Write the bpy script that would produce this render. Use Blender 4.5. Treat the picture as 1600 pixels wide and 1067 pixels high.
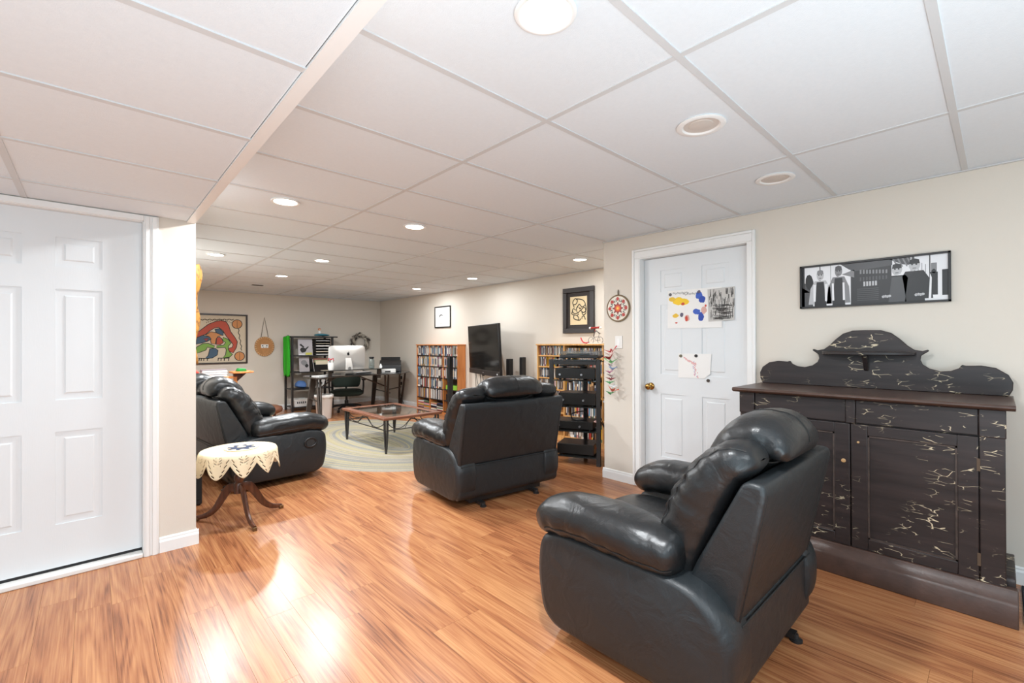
import bpy, bmesh, math, random
from mathutils import Vector, Matrix, noise
random.seed(7)
sc = bpy.context.scene
COL = sc.collection
PI = math.pi
for o in list(bpy.data.objects):
    bpy.data.objects.remove(o)

# ---------------------------------------------------------------- camera, light, exposure
cam_d = bpy.data.cameras.new('camera')
cam = bpy.data.objects.new('camera', cam_d)
COL.objects.link(cam)
YAW, PITCH, ROLL = 0.748289, 0.0037627, -0.0033405
_f = Vector((math.sin(YAW)*math.cos(PITCH), math.cos(YAW)*math.cos(PITCH), math.sin(PITCH)))
_r = Vector((math.cos(YAW), -math.sin(YAW), 0))
_u = _r.cross(_f)
CR = _r*math.cos(ROLL)+_u*math.sin(ROLL)
CU = -_r*math.sin(ROLL)+_u*math.cos(ROLL)
CAM = Vector((0, 0, 1.297))
cam.matrix_world = Matrix(((CR.x, CU.x, -_f.x, CAM.x), (CR.y, CU.y, -_f.y, CAM.y), (CR.z, CU.z, -_f.z, CAM.z), (0, 0, 0, 1)))
cam_d.sensor_width = 36
cam_d.lens = 708.01/1600*36
cam_d.clip_start = 0.05
sc.camera = cam

world = bpy.data.worlds.new('world')
sc.world = world
world.use_nodes = True
bg = world.node_tree.nodes['Background']
bg.inputs[0].default_value = (0.74, 0.90, 1.0, 1)
bg.inputs[1].default_value = 1.0

sc.view_settings.view_transform = 'Standard'
sc.view_settings.look = 'None'
sc.view_settings.gamma = 1
sc.view_settings.use_curve_mapping = False
sc.view_settings.exposure = 0.0
LAMP_W = 30.0          # watts of each recessed lamp
LAMP_C = (0.93, 0.97, 1.0)

bounce = bpy.data.lights.new('bounce_light', 'AREA')     # added unseen fill behind the camera, thrown up to brighten and cool the ceiling
bounce.shape = 'RECTANGLE'; bounce.size = 3.6; bounce.size_y = 2.6; bounce.energy = 185; bounce.color = (0.68, 0.89, 1.0)
bo_ = bpy.data.objects.new('bounce_light', bounce); COL.objects.link(bo_)
bo_.location = (-0.5, -1.2, 0.5); bo_.rotation_euler = (PI, 0, 0)

# ---------------------------------------------------------------- helpers
def proj(p):
    v = Vector(p)-CAM
    z = v.dot(_f)
    if z <= 0.02: return None
    return 800+708.01*v.dot(CR)/z, 533.5-708.01*v.dot(CU)/z, z

class MB:
    def __init__(s): s.v = []; s.f = []; s.m = []
    def add(s, vs, fs, mi=0):
        b = len(s.v); s.v += [tuple(p) for p in vs]
        s.f += [tuple(i+b for i in f) for f in fs]; s.m += [mi]*len(fs)
        return s
    def box(s, x0, x1, y0, y1, z0, z1, mi=0, M=None):
        vs = [Vector(p) for p in ((x0,y0,z0),(x1,y0,z0),(x1,y1,z0),(x0,y1,z0),(x0,y0,z1),(x1,y0,z1),(x1,y1,z1),(x0,y1,z1))]
        if M is not None: vs = [M @ p for p in vs]
        return s.add(vs, [(3,2,1,0),(4,5,6,7),(0,1,5,4),(1,2,6,5),(2,3,7,6),(3,0,4,7)], mi)
    def cyl(s, p0, p1, r0, r1=None, n=12, mi=0, cap=True):
        p0 = Vector(p0); p1 = Vector(p1); r1 = r0 if r1 is None else r1
        d = (p1-p0).normalized()
        a = d.cross(Vector((0,0,1)) if abs(d.z) < .9 else Vector((1,0,0))).normalized(); b = d.cross(a)
        vs = []
        for p, r in ((p0, r0), (p1, r1)):
            for k in range(n):
                t = 2*PI*k/n; vs.append(p+(a*math.cos(t)+b*math.sin(t))*r)
        fs = [(k, (k+1) % n, n+(k+1) % n, n+k) for k in range(n)]
        if cap: fs += [tuple(range(n))[::-1], tuple(range(n, 2*n))]
        return s.add(vs, fs, mi)
    def tube(s, pts, r, n=6, mi=0, closed=False, rr=None):
        pts = [Vector(p) for p in pts]; L = len(pts); rings = []
        up = None
        for i in range(L):
            if closed: d = pts[(i+1) % L]-pts[i-1]
            else: d = pts[min(i+1, L-1)]-pts[max(i-1, 0)]
            d.normalize()
            if up is None: up = d.cross(Vector((0,0,1)) if abs(d.z) < .9 else Vector((1,0,0))).normalized()
            else:
                up = up-d*up.dot(d)
                up = up.normalized() if up.length > 1e-6 else d.orthogonal().normalized()
            b = d.cross(up); q = rr[i] if rr else r
            rings.append([pts[i]+(up*math.cos(2*PI*k/n)+b*math.sin(2*PI*k/n))*q for k in range(n)])
        return s.rings(rings, mi, closed)
    def rings(s, rings, mi=0, closed=False, cap=True):
        n = len(rings[0]); L = len(rings)
        vs = [p for r in rings for p in r]; fs = []
        for i in range(L if closed else L-1):
            j = (i+1) % L
            for k in range(n): fs.append((i*n+k, i*n+(k+1) % n, j*n+(k+1) % n, j*n+k))
        if not closed and cap: fs += [tuple(range(n))[::-1], tuple((L-1)*n+k for k in range(n))]
        return s.add(vs, fs, mi)
    def lathe(s, prof, n=24, c=(0,0,0), mi=0):
        rings = [[(c[0]+max(r, 1e-4)*math.cos(2*PI*k/n), c[1]+max(r, 1e-4)*math.sin(2*PI*k/n), c[2]+z) for k in range(n)] for r, z in prof]
        return s.rings(rings, mi)
    def prism(s, poly, fn, d0, d1, mi=0):
        n = len(poly)
        vs = [fn(a, b, d0) for a, b in poly]+[fn(a, b, d1) for a, b in poly]
        fs = [(k, (k+1) % n, n+(k+1) % n, n+k) for k in range(n)]+[tuple(range(n))[::-1], tuple(range(n, 2*n))]
        return s.add(vs, fs, mi)
    def sph(s, c, r, nu=12, nv=8, mi=0):
        if not hasattr(r, '__len__'): r = (r, r, r)
        rings = []
        for i in range(nv+1):
            t = PI*(i/nv)-PI/2; q = max(math.cos(t), .003)
            rings.append([(c[0]+r[0]*q*math.cos(2*PI*k/nu), c[1]+r[1]*q*math.sin(2*PI*k/nu), c[2]+r[2]*math.sin(t)) for k in range(nu)])
        return s.rings(rings, mi)

def mesh_of(mb, name, mats, smooth=None):
    me = bpy.data.meshes.new(name)
    me.from_pydata([tuple(p) for p in mb.v], [], mb.f)
    mats = mats if isinstance(mats, (list, tuple)) else [mats]
    for m in mats: me.materials.append(m)
    if len(mats) > 1: me.polygons.foreach_set('material_index', mb.m)
    bm = bmesh.new(); bm.from_mesh(me)
    bmesh.ops.recalc_face_normals(bm, faces=bm.faces)
    bm.to_mesh(me); bm.free()
    if smooth is not None:
        me.polygons.foreach_set('use_smooth', [True]*len(me.polygons))
        if smooth < 180: me.set_sharp_from_angle(angle=math.radians(smooth))
    me.update()
    return me

def ob(name, mb, mats, parent=None, smooth=None, bevel=0, seg=2, loc=None, rot=None):
    me = mb if isinstance(mb, bpy.types.Mesh) else mesh_of(mb, name, mats, smooth)
    o = bpy.data.objects.new(name, me)
    COL.objects.link(o)
    if parent: o.parent = parent
    if loc: o.location = loc
    if rot: o.rotation_euler = rot
    if bevel:
        b = o.modifiers.new('bevel', 'BEVEL'); b.width = bevel; b.segments = seg; b.limit_method = 'ANGLE'; b.angle_limit = math.radians(40)
        if smooth is None:
            me.polygons.foreach_set('use_smooth', [True]*len(me.polygons)); me.set_sharp_from_angle(angle=math.radians(50))
    return o

def tag(o, label=None, cat=None, group=None, kind=None):
    if label: o['label'] = label
    if cat: o['category'] = cat
    if group: o['group'] = group
    if kind: o['kind'] = kind
    return o

def thing(name, label, cat, loc=(0,0,0), rz=0, group=None):
    o = bpy.data.objects.new(name, None)
    COL.objects.link(o); o.location = loc; o.rotation_euler = (0, 0, rz)
    o.empty_display_size = .05
    return tag(o, label, cat, group)

def clone(o, parent=None):
    kids = list(o.children)
    c = o.copy(); COL.objects.link(c)
    if parent: c.parent = parent
    for k in kids: clone(k, c)
    return c

def spline(pts, m):
    pts = [Vector(p) for p in pts]; n = len(pts); out = []
    for i in range(m):
        t = i/(m-1)*(n-1); k = min(int(t), n-2); t -= k
        a, b, c, d = pts[max(k-1, 0)], pts[k], pts[k+1], pts[min(k+2, n-1)]
        out.append(.5*((2*b)+(c-a)*t+(2*a-5*b+4*c-d)*t*t+(3*b-a-3*c+d)*t**3))
    return out

def lerp_list(l, u):
    t = u*(len(l)-1); k = min(int(t), len(l)-2)
    return l[k]+(l[k+1]-l[k])*(t-k)

def pillow(path, xax, a, b, e=2.6, ra=.06, rb=.06, m=26, n=28, wr=0.0, fr=9, seed=0, p=2.2, pleat=None):
    """soft stuffed form: superellipse sections (half sizes a along xax, b across) swept along path, ends rounded over ra / rb"""
    P = spline(path, m*3); xax = Vector(xax).normalized()
    acc = [0]
    for i in range(1, len(P)): acc.append(acc[-1]+(P[i]-P[i-1]).length)
    L = acc[-1]; us = [(1-math.cos(PI*i/(m-1)))/2*.7+.3*i/(m-1) for i in range(m)]
    rings = []
    for u in us:
        s = u*L
        k = max(1, next((i for i in range(len(acc)) if acc[i] >= s-1e-9), len(acc)-1))
        t = (s-acc[k-1])/max(acc[k]-acc[k-1], 1e-9)
        c = P[k-1].lerp(P[k], t); d = (P[min(k+1, len(P)-1)]-P[max(k-2, 0)]).normalized()
        y = d.cross(xax).normalized(); x = y.cross(d).normalized()
        f = 1
        if s < ra: f = min(f, (max(1-(1-s/ra)**p, 0))**(1/p))
        if L-s < rb: f = min(f, (max(1-(1-(L-s)/rb)**p, 0))**(1/p))
        f = max(f, .02)
        A, B = lerp_list(a, u), lerp_list(b, u)
        A -= (1-f)*min(A, B*1.2); B *= f
        ring = []
        for q in range(n):
            t = 2*PI*q/n; ct, st = math.cos(t), math.sin(t)
            X = math.copysign(abs(ct)**(2/e), ct)*A; Y = math.copysign(abs(st)**(2/e), st)*B
            ring.append(c+x*X+y*Y)
        rings.append(ring)
    if wr:
        cs = [sum(r, Vector())/n for r in rings]
        for c, r in zip(cs, rings):
            for q in range(n):
                v = r[q]; d = (v-c); l = d.length
                if l > 1e-4:
                    w = noise.noise(Vector((v.x*fr*.5+seed, v.y*fr+seed*2, v.z*fr)))+.5*noise.noise(v*fr*2.3+Vector((seed, 3, 1)))
                    r[q] = v+d/l*wr*w
    if pleat:                     # gathered folds running across a seam: (seam angle in degrees, reach, depth, folds)
        for (ang, reach, dep, nf) in pleat:
            for i, r in enumerate(rings):
                c = sum(r, Vector())/n; u = i/(len(rings)-1)
                for q in range(n):
                    da = abs((q/n*360-ang+180) % 360-180)
                    if da < reach:
                        g = (1-da/reach)**1.3*math.sin(PI*u)
                        ph = u*nf*2*PI+1.7*noise.noise(Vector((u*5+seed, q*.25, seed)))*3
                        d = r[q]-c
                        r[q] = r[q]+d.normalized()*dep*g*(math.sin(ph)-.7*(da < reach*.12))
    mb = MB(); mb.rings([[tuple(v) for v in r] for r in rings]); mb.R = rings
    return mb
def seam_on(P, ang, i0, i1, r=.003):
    n = len(P.R[0]); q = int(round(ang/360*n)) % n
    return MB().tube([P.R[i][q]+(P.R[i][q]-sum(P.R[i], Vector())/n).normalized()*.0005 for i in range(i0, i1)], r, 5)

def roundpoly(pts, r, k=5):
    out = []; n = len(pts)
    for i in range(n):
        a, b, c = (Vector((*pts[j % n], 0)) for j in (i-1, i, i+1))
        u = (a-b); w = (c-b); q = min(r, u.length*.48, w.length*.48)
        p0 = b+u.normalized()*q; p1 = b+w.normalized()*q
        for j in range(k+1):
            t = j/k
            v = p0*(1-t)**2+b*2*t*(1-t)+p1*t*t
            out.append((v.x, v.y))
    return out

# ---------------------------------------------------------------- materials
MATS = {}
def nt(m):
    return m.node_tree.nodes, m.node_tree.links

def mat(name, c, rough=.5, metal=0, coat=0, bump=0, bscale=200, var=0, vscale=4, emit=0, spec=.5, trans=0, stretch=None):
    if name in MATS: return MATS[name]
    m = bpy.data.materials.new(name); m.use_nodes = True; MATS[name] = m
    N, L = nt(m); b = N['Principled BSDF']
    if len(c) == 3: c = (*c, 1)
    b.inputs['Base Color'].default_value = c
    b.inputs['Roughness'].default_value = rough; b.inputs['Metallic'].default_value = metal
    b.inputs['Coat Weight'].default_value = coat; b.inputs['Coat Roughness'].default_value = .12
    b.inputs['Specular IOR Level'].default_value = spec
    if trans: b.inputs['Transmission Weight'].default_value = trans
    if emit:
        b.inputs['Emission Color'].default_value = c; b.inputs['Emission Strength'].default_value = emit
    tc = N.new('ShaderNodeTexCoord'); co = tc.outputs['Object']
    if stretch:
        mp = N.new('ShaderNodeMapping'); mp.inputs['Scale'].default_value = stretch; L.new(co, mp.inputs[0]); co = mp.outputs[0]
    if var:
        n = N.new('ShaderNodeTexNoise'); n.inputs['Scale'].default_value = vscale; n.inputs['Detail'].default_value = 5; L.new(co, n.inputs[0])
        h = N.new('ShaderNodeHueSaturation'); h.inputs['Color'].default_value = c
        r = N.new('ShaderNodeMapRange'); r.inputs[3].default_value = 1-var; r.inputs[4].default_value = 1+var
        r.inputs[1].default_value = .25; r.inputs[2].default_value = .75
        L.new(n.outputs[0], r.inputs[0]); L.new(r.outputs[0], h.inputs['Value']); L.new(h.outputs[0], b.inputs['Base Color'])
    if bump:
        n = N.new('ShaderNodeTexNoise'); n.inputs['Scale'].default_value = bscale; n.inputs['Detail'].default_value = 4; L.new(co, n.inputs[0])
        bp = N.new('ShaderNodeBump'); bp.inputs['Strength'].default_value = bump; bp.inputs['Distance'].default_value = .01
        L.new(n.outputs[0], bp.inputs['Height']); L.new(bp.outputs[0], b.inputs['Normal'])
    return m

def srgb(r, g, b):
    f = lambda c: (c/255/12.92) if c/255 <= .04045 else ((c/255+.055)/1.055)**2.4
    return (f(r), f(g), f(b))

m_wall = mat('wall_paint', srgb(219, 211, 199), .75, bump=.08, bscale=350)
m_white = mat('white_trim_paint', srgb(238, 238, 236), .38)
m_door = mat("white_door_paint", srgb(225, 229, 231), .42, bump=.04, bscale=300, stretch=(1, 1, .1))
m_tile = mat('ceiling_tile', srgb(224, 231, 236), .85, bump=.12, bscale=260, var=.015, vscale=60)
m_tee = mat('ceiling_grid_metal', srgb(206, 208, 209), .55)
m_black = mat('black_plastic', (.012, .012, .013), .35)
m_blackm = mat('black_metal', (.018, .017, .017), .38, var=.2)
m_blackglass = mat('black_glass', (.012, .011, .010), .10, spec=.35)
m_brass = mat('brass', srgb(170, 130, 70), .22, metal=1)
m_alu = mat('aluminium', srgb(205, 205, 208), .3, metal=.9)
m_chrome = mat('chrome', (.7, .7, .7), .12, metal=1)
m_glass = mat('clear_glass', (.9, .97, .95), .03, trans=1)
m_paper = mat('white_paper', srgb(240, 239, 236), .7)
m_cream = mat('cream_paper', srgb(236, 224, 196), .7)
m_white_plastic = mat('white_plastic', srgb(232, 230, 226), .4)
m_ink = mat('black_ink', (.015, .014, .014), .6)
m_dark = mat('dark_gap', (.02, .02, .02), .9)

def leather(name, c, rough=.36):
    m = bpy.data.materials.new(name); m.use_nodes = True
    N, L = nt(m); b = N['Principled BSDF']
    b.inputs['Base Color'].default_value = (*c, 1); b.inputs['Roughness'].default_value = rough
    b.inputs['Specular IOR Level'].default_value = .55
    tc = N.new('ShaderNodeTexCoord')
    n1 = N.new('ShaderNodeTexNoise'); n1.inputs['Scale'].default_value = 9; n1.inputs['Detail'].default_value = 3; n1.inputs['Distortion'].default_value = .8
    v = N.new('ShaderNodeTexVoronoi'); v.inputs['Scale'].default_value = 320
    L.new(tc.outputs['Object'], n1.inputs[0]); L.new(tc.outputs['Object'], v.inputs[0])
    b1 = N.new('ShaderNodeBump'); b1.inputs['Strength'].default_value = .35; b1.inputs['Distance'].default_value = .02
    b2 = N.new('ShaderNodeBump'); b2.inputs['Strength'].default_value = .10; b2.inputs['Distance'].default_value = .003
    L.new(n1.outputs[0], b1.inputs['Height']); L.new(v.outputs[0], b2.inputs['Height']); L.new(b1.outputs[0], b2.inputs['Normal']); L.new(b2.outputs[0], b.inputs['Normal'])
    return m
m_leather = leather('black_leather', (.0105, .0115, .0125), .34)
m_vinyl = leather('black_vinyl', (.0120, .0152, .0175), .46)
m_brownleather = leather('brown_leather', srgb(110, 70, 52), .4)
m_seam = mat('dark_stitching', (.008, .008, .008), .6)

def floor_mat():
    m = bpy.data.materials.new('laminate_oak'); m.use_nodes = True
    N, L = nt(m); b = N['Principled BSDF']
    def node(t, **kw):
        n = N.new(t)
        for k, v in kw.items(): setattr(n, k, v)
        return n
    def math_(op, a, c):
        n = node('ShaderNodeMath', operation=op)
        for i, x in enumerate((a, c)):
            if isinstance(x, (int, float)): n.inputs[i].default_value = x
            else: L.new(x, n.inputs[i])
        return n.outputs[0]
    tc = node('ShaderNodeNewGeometry'); oi = node('ShaderNodeObjectInfo'); at = node('ShaderNodeAttribute', attribute_name='rnd')
    rnd = math_('FRACT', math_('ADD', oi.outputs['Random'], at.outputs['Fac']), 0)
    off = node('ShaderNodeCombineXYZ')
    L.new(math_('MULTIPLY', rnd, 37.0), off.inputs[0]); L.new(math_('MULTIPLY', rnd, 91.0), off.inputs[1]); L.new(math_('MULTIPLY', rnd, 17.0), off.inputs[2])
    add = node('ShaderNodeVectorMath', operation='ADD'); L.new(tc.outputs['Position'], add.inputs[0]); L.new(off.outputs[0], add.inputs[1])
    mp = node('ShaderNodeMapping'); mp.inputs['Scale'].default_value = (7, .55, 1); L.new(add.outputs[0], mp.inputs[0])
    n1 = node('ShaderNodeTexNoise'); n1.inputs['Scale'].default_value = 1.0; n1.inputs['Detail'].default_value = 2; L.new(mp.outputs[0], n1.inputs[0])
    # growth rings: contour lines of a stretched noise
    w = math_('SINE', math_('MULTIPLY', n1.outputs[0], 70.0), 0)
    mp2 = node('ShaderNodeMapping'); mp2.inputs['Scale'].default_value = (150, 3, 1); L.new(add.outputs[0], mp2.inputs[0])
    n2 = node('ShaderNodeTexNoise'); n2.inputs['Scale'].default_value = 1.0; n2.inputs['Detail'].default_value = 5; n2.inputs['Roughness'].default_value = .6; L.new(mp2.outputs[0], n2.inputs[0])
    mp3 = node('ShaderNodeMapping'); mp3.inputs['Scale'].default_value = (14, 1.2, 1); L.new(add.outputs[0], mp3.inputs[0])
    n3 = node('ShaderNodeTexNoise'); n3.inputs['Scale'].default_value = 1.0; n3.inputs['Detail'].default_value = 3; L.new(mp3.outputs[0], n3.inputs[0])
    g = math_('ADD', math_('MULTIPLY', w, .055), math_('MULTIPLY', n2.outputs[0], .62))
    g = math_('ADD', g, math_('MULTIPLY', n3.outputs[0], .40))
    g = math_('ADD', g, math_('MULTIPLY', rnd, .10))
    cr = node('ShaderNodeValToRGB'); L.new(g, cr.inputs[0])
    e = cr.color_ramp.elements
    e[0].position = .32; e[0].color = (*srgb(108, 62, 39), 1)
    e[1].position = .74; e[1].color = (*srgb(194, 138, 92), 1)
    x = cr.color_ramp.elements.new(.50); x.color = (*srgb(163, 104, 67), 1)
    L.new(cr.outputs[0], b.inputs['Base Color'])
    b.inputs['Roughness'].default_value = .27; b.inputs['Specular IOR Level'].default_value = .5
    bp = node('ShaderNodeBump'); bp.inputs['Strength'].default_value = .06; bp.inputs['Distance'].default_value = .004
    L.new(n2.outputs[0], bp.inputs['Height']); L.new(bp.outputs[0], b.inputs['Normal'])
    return m
m_floor = floor_mat()

def wood(name, c0, c1, rough=.45, axis=2, sc_=1.0):
    m = bpy.data.materials.new(name); m.use_nodes = True
    N, L = nt(m); b = N['Principled BSDF']
    tc = N.new('ShaderNodeTexCoord'); mp = N.new('ShaderNodeMapping'); s = [28*sc_, 28*sc_, 28*sc_]; s[axis] = 1.8*sc_
    mp.inputs['Scale'].default_value = s
    n = N.new('ShaderNodeTexNoise'); n.inputs['Scale'].default_value = 1.4; n.inputs['Detail'].default_value = 6; n.inputs['Distortion'].default_value = .5
    cr = N.new('ShaderNodeValToRGB'); e = cr.color_ramp.elements
    e[0].position = .35; e[0].color = (*c0, 1); e[1].position = .68; e[1].color = (*c1, 1)
    L.new(tc.outputs['Object'], mp.inputs[0]); L.new(mp.outputs[0], n.inputs[0]); L.new(n.outputs[0], cr.inputs[0]); L.new(cr.outputs[0], b.inputs['Base Color'])
    b.inputs['Roughness'].default_value = rough
    return m
m_oak = wood('light_oak', srgb(196, 140, 78), srgb(226, 178, 112), .42)
m_orangewood = wood('honey_veneer', srgb(196, 118, 62), srgb(216, 144, 84), .4)
m_walnut = wood('reddish_brown_wood', srgb(70, 40, 26), srgb(104, 62, 42), .3)
m_tablerim = wood('rust_wood', srgb(98, 58, 42), srgb(140, 90, 66), .35, axis=0)

def crackle():
    """dark aged paint with short cream crazing where the paint has split"""
    m = bpy.data.materials.new('crackled_dark_paint'); m.use_nodes = True
    N, L = nt(m); b = N['Principled BSDF']
    tc = N.new('ShaderNodeTexCoord')
    def noise_(scale, s=(1,1,1), det=3, dist=0):
        mp = N.new('ShaderNodeMapping'); mp.inputs['Scale'].default_value = s; L.new(tc.outputs['Object'], mp.inputs[0])
        n = N.new('ShaderNodeTexNoise'); n.inputs['Scale'].default_value = scale; n.inputs['Detail'].default_value = det; n.inputs['Distortion'].default_value = dist
        L.new(mp.outputs[0], n.inputs[0]); return n.outputs[0]
    def mr(x, a, c, d=0, e=1):
        r = N.new('ShaderNodeMapRange'); r.inputs[1].default_value = a; r.inputs[2].default_value = c; r.inputs[3].default_value = d; r.inputs[4].default_value = e
        L.new(x, r.inputs[0]); return r.outputs[0]
    def mul(a, c, op='MULTIPLY'):
        n = N.new('ShaderNodeMath'); n.operation = op; L.new(a, n.inputs[0]); L.new(c, n.inputs[1]); n.use_clamp = True; return n.outputs[0]
    mp = N.new('ShaderNodeMapping'); mp.inputs['Scale'].default_value = (1, .5, 1.5); L.new(tc.outputs['Object'], mp.inputs[0])
    wn = N.new('ShaderNodeTexNoise'); wn.inputs['Scale'].default_value = 14; L.new(mp.outputs[0], wn.inputs[0])
    wa = N.new('ShaderNodeVectorMath'); wa.operation = 'MULTIPLY_ADD'; wa.inputs[1].default_value = (.05, .05, .05)
    L.new(wn.outputs[1], wa.inputs[0]); L.new(mp.outputs[0], wa.inputs[2])
    v = N.new('ShaderNodeTexVoronoi'); v.feature = 'DISTANCE_TO_EDGE'; v.inputs['Scale'].default_value = 27; L.new(wa.outputs[0], v.inputs[0])
    line = mr(v.outputs['Distance'], .016, .034, 1, 0)
    mask = mr(noise_(15, (1, .7, 1.5), 3), .53, .57)
    mask2 = mr(noise_(2.6, (1, 1.3, .8), 2), .45, .55)
    ck = mul(mul(line, mask), mask2)
    g = noise_(2.0, (12, 1.2, 12), 5)
    cr = N.new('ShaderNodeValToRGB'); e = cr.color_ramp.elements
    e[0].position = .3; e[0].color = (*srgb(32, 27, 27), 1); e[1].position = .75; e[1].color = (*srgb(54, 44, 43), 1)
    L.new(g, cr.inputs[0])
    mx = N.new('ShaderNodeMix'); mx.data_type = 'RGBA'; L.new(ck, mx.inputs[0]); L.new(cr.outputs[0], mx.inputs[6]); mx.inputs[7].default_value = (*srgb(206, 190, 160), 1)
    L.new(mx.outputs[2], b.inputs['Base Color'])
    b.inputs['Roughness'].default_value = .42
    bp = N.new('ShaderNodeBump'); bp.inputs['Strength'].default_value = .12; bp.inputs['Distance'].default_value = .01
    L.new(g, bp.inputs['Height']); L.new(bp.outputs[0], b.inputs['Normal'])
    return m
m_crackle = crackle()
m_browntop = mat('worn_brown_paint', srgb(74, 54, 46), .35, var=.25, vscale=14, bump=.1, bscale=60)

# ---------------------------------------------------------------- room shell
ZC, ZL = 2.268, 2.088        # main and lowered ceiling
XR, YR = 3.64, 2.61          # door wall and its end
XN, YB = 4.87, 9.70          # niche wall, back wall
XL, YD = 0.50, 3.57          # side wall of the long room, wall of the white entry door
XW, YN = -3.2, -3.2
def struct(name, mb, m, parent=None, **k):
    o = ob(name, mb, m, parent, **k)
    if not parent: o['kind'] = 'structure'
    return o

fl = struct('floor', MB().box(XW, XN, YN, YB, -.06, -.0065), mat('floor_underlay', srgb(70, 42, 28), .8))
PW, PL = .131, 1.215
cells = []
for i in range(int((XN-XW)/PW)+1):
    x = XW+i*PW+PW/2; o_ = random.random()*PL
    for j in range(-1, int((YB-YN)/PL)+1):
        y = YN+o_+j*PL+PL/2
        if x > XR+.1 and y+PL/2 < YR: continue
        if x < XL-.1 and y-PL/2 > YD+.05: continue
        vis = 0
        for q in (-.45, -.25, 0, .25, .45):
            p = proj((x, y+q*PL, 0))
            if p and -10 < p[0] < 1610 and p[1] < 1077: vis += 1
        cells.append((-(vis > 0), math.hypot(x, y), x, y))
cells.sort()
pb = MB().box(-PW/2+.0004, PW/2-.0004, -PL/2+.0004, PL/2-.0004, -.0065, 0)
pm = mesh_of(pb, 'plank', m_floor)
rest = MB(); rvals = []
for k, (_, d, x, y) in enumerate(cells):
    if k < 300:
        ob('plank', pm, None, fl, loc=(x, y, 0))
    else:
        rest.box(x-PW/2+.0004, x+PW/2-.0004, y-PL/2+.0004, y+PL/2-.0004, -.0065, 0); rvals.append(random.random())
rm = mesh_of(rest, 'far_planks', m_floor)
at = rm.attributes.new('rnd', 'FLOAT', 'FACE')
at.data.foreach_set('value', [v for v in rvals for _ in range(6)])
tag(ob('far_planks', rm, None, fl), kind='stuff')

# walls
w = MB()
w.box(XR, XR+.12, YN, 1.262, 0, ZC).box(XR, XR+.12, 2.235, YR, 0, ZC).box(XR, XR+.12, 1.262, 2.235, 2.075, ZC)
struct('wall_right', w, m_wall)
struct('wall_return', MB().box(XR+.12, XN+.12, YR-.12, YR, 0, ZC), m_wall)
struct('wall_niche', MB().box(XN, XN+.12, YR, YB, 0, ZC), m_wall)
struct('wall_back', MB().box(XL-.12, XN+.12, YB, YB+.12, 0, ZC), m_wall)
struct('wall_side', MB().box(XL-.12, XL, YD, YB, 0, ZC), m_wall)
w = MB().box(XW, -.71, YD, YD+.12, 0, ZC).box(.285, XL-.12, YD, YD+.12, 0, ZC).box(-.71, .285, YD, YD+.12, 2.085, ZC)
struct('wall_left', w, m_wall)

# ceilings: suspended tiles in a grid
GX = [0.245+1.2135*k for k in range(-1, 4)]
GY0, GYS = .13, .6075
ce = struct('ceiling', MB().box(XL-.13, XN+.12, YN, YB+.12, ZC+.03, ZC+.08), m_tile)
xs = [.495, 1.4585, 2.672, 3.8855, XN]
ys = [YN]+[GY0+GYS*k for k in range(-5, 16)]+[YB]
for i in range(len(xs)-1):
    for j in range(len(ys)-1):
        x0, x1, y0, y1 = xs[i], xs[i+1], ys[j], ys[j+1]
        if y1 < YR+.0 and x0 > 3.7: continue
        if y1 <= YR+.02: x1 = min(x1, XR)
        if x1-x0 < .02 or y1-y0 < .02: continue
        ob('ceiling_tile', MB().box(x0+.004, x1-.004, y0+.004, y1-.004, ZC+.003, ZC+.02), m_tile, ce, bevel=.004, seg=1)
for x in xs[1:-1]:
    ob('tee_bar', MB().box(x-.0125, x+.0125, (YN if x < XR else YR), YB, ZC-.001, ZC+.004), m_tee, ce)
for y in ys[1:-1]:
    ob('tee_bar', MB().box(.495, (XR if y < YR else XN), y-.0125, y+.0125, ZC-.0014, ZC+.0038), m_tee, ce)
cl = struct('ceiling_low', MB().box(XW, .49, YN, YD, ZL+.02, ZL+.06), m_tile)
lxs = [XW, -2.7, -1.49, -.265, .457]
lys = [YN]+[.14+.6125*k for k in range(-5, 6)]+[YD]
for i in range(len(lxs)-1):
    for j in range(len(lys)-1):
        ob('ceiling_tile', MB().box(lxs[i]+.004, lxs[i+1]-.004, lys[j]+.004, lys[j+1]-.004, ZL+.003, ZL+.02), m_tile, cl, bevel=.004, seg=1)
for x in lxs[1:-1]: ob('tee_bar', MB().box(x-.0125, x+.0125, YN, YD, ZL-.001, ZL+.004), m_tee, cl)
for y in lys[1:-1]: ob('tee_bar', MB().box(XW, .455, y-.0125, y+.0125, ZL-.0014, ZL+.0038), m_tee, cl)
struct('trim_4', MB().box(.452, .497, YN, YD, ZL-.004, ZL+.004).box(.489, .497, YN, YD, ZL+.004, ZC), m_white)
for o_ in (MB().box(XN-.02, XN, YR, YB, ZC-.006, ZC+.002).box(XR-.02, XR, YN, YR, ZC-.006, ZC+.002).box(XL, XN, YB-.02, YB, ZC-.006, ZC+.002),):
    struct('trim_5', o_, m_tee)

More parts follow.
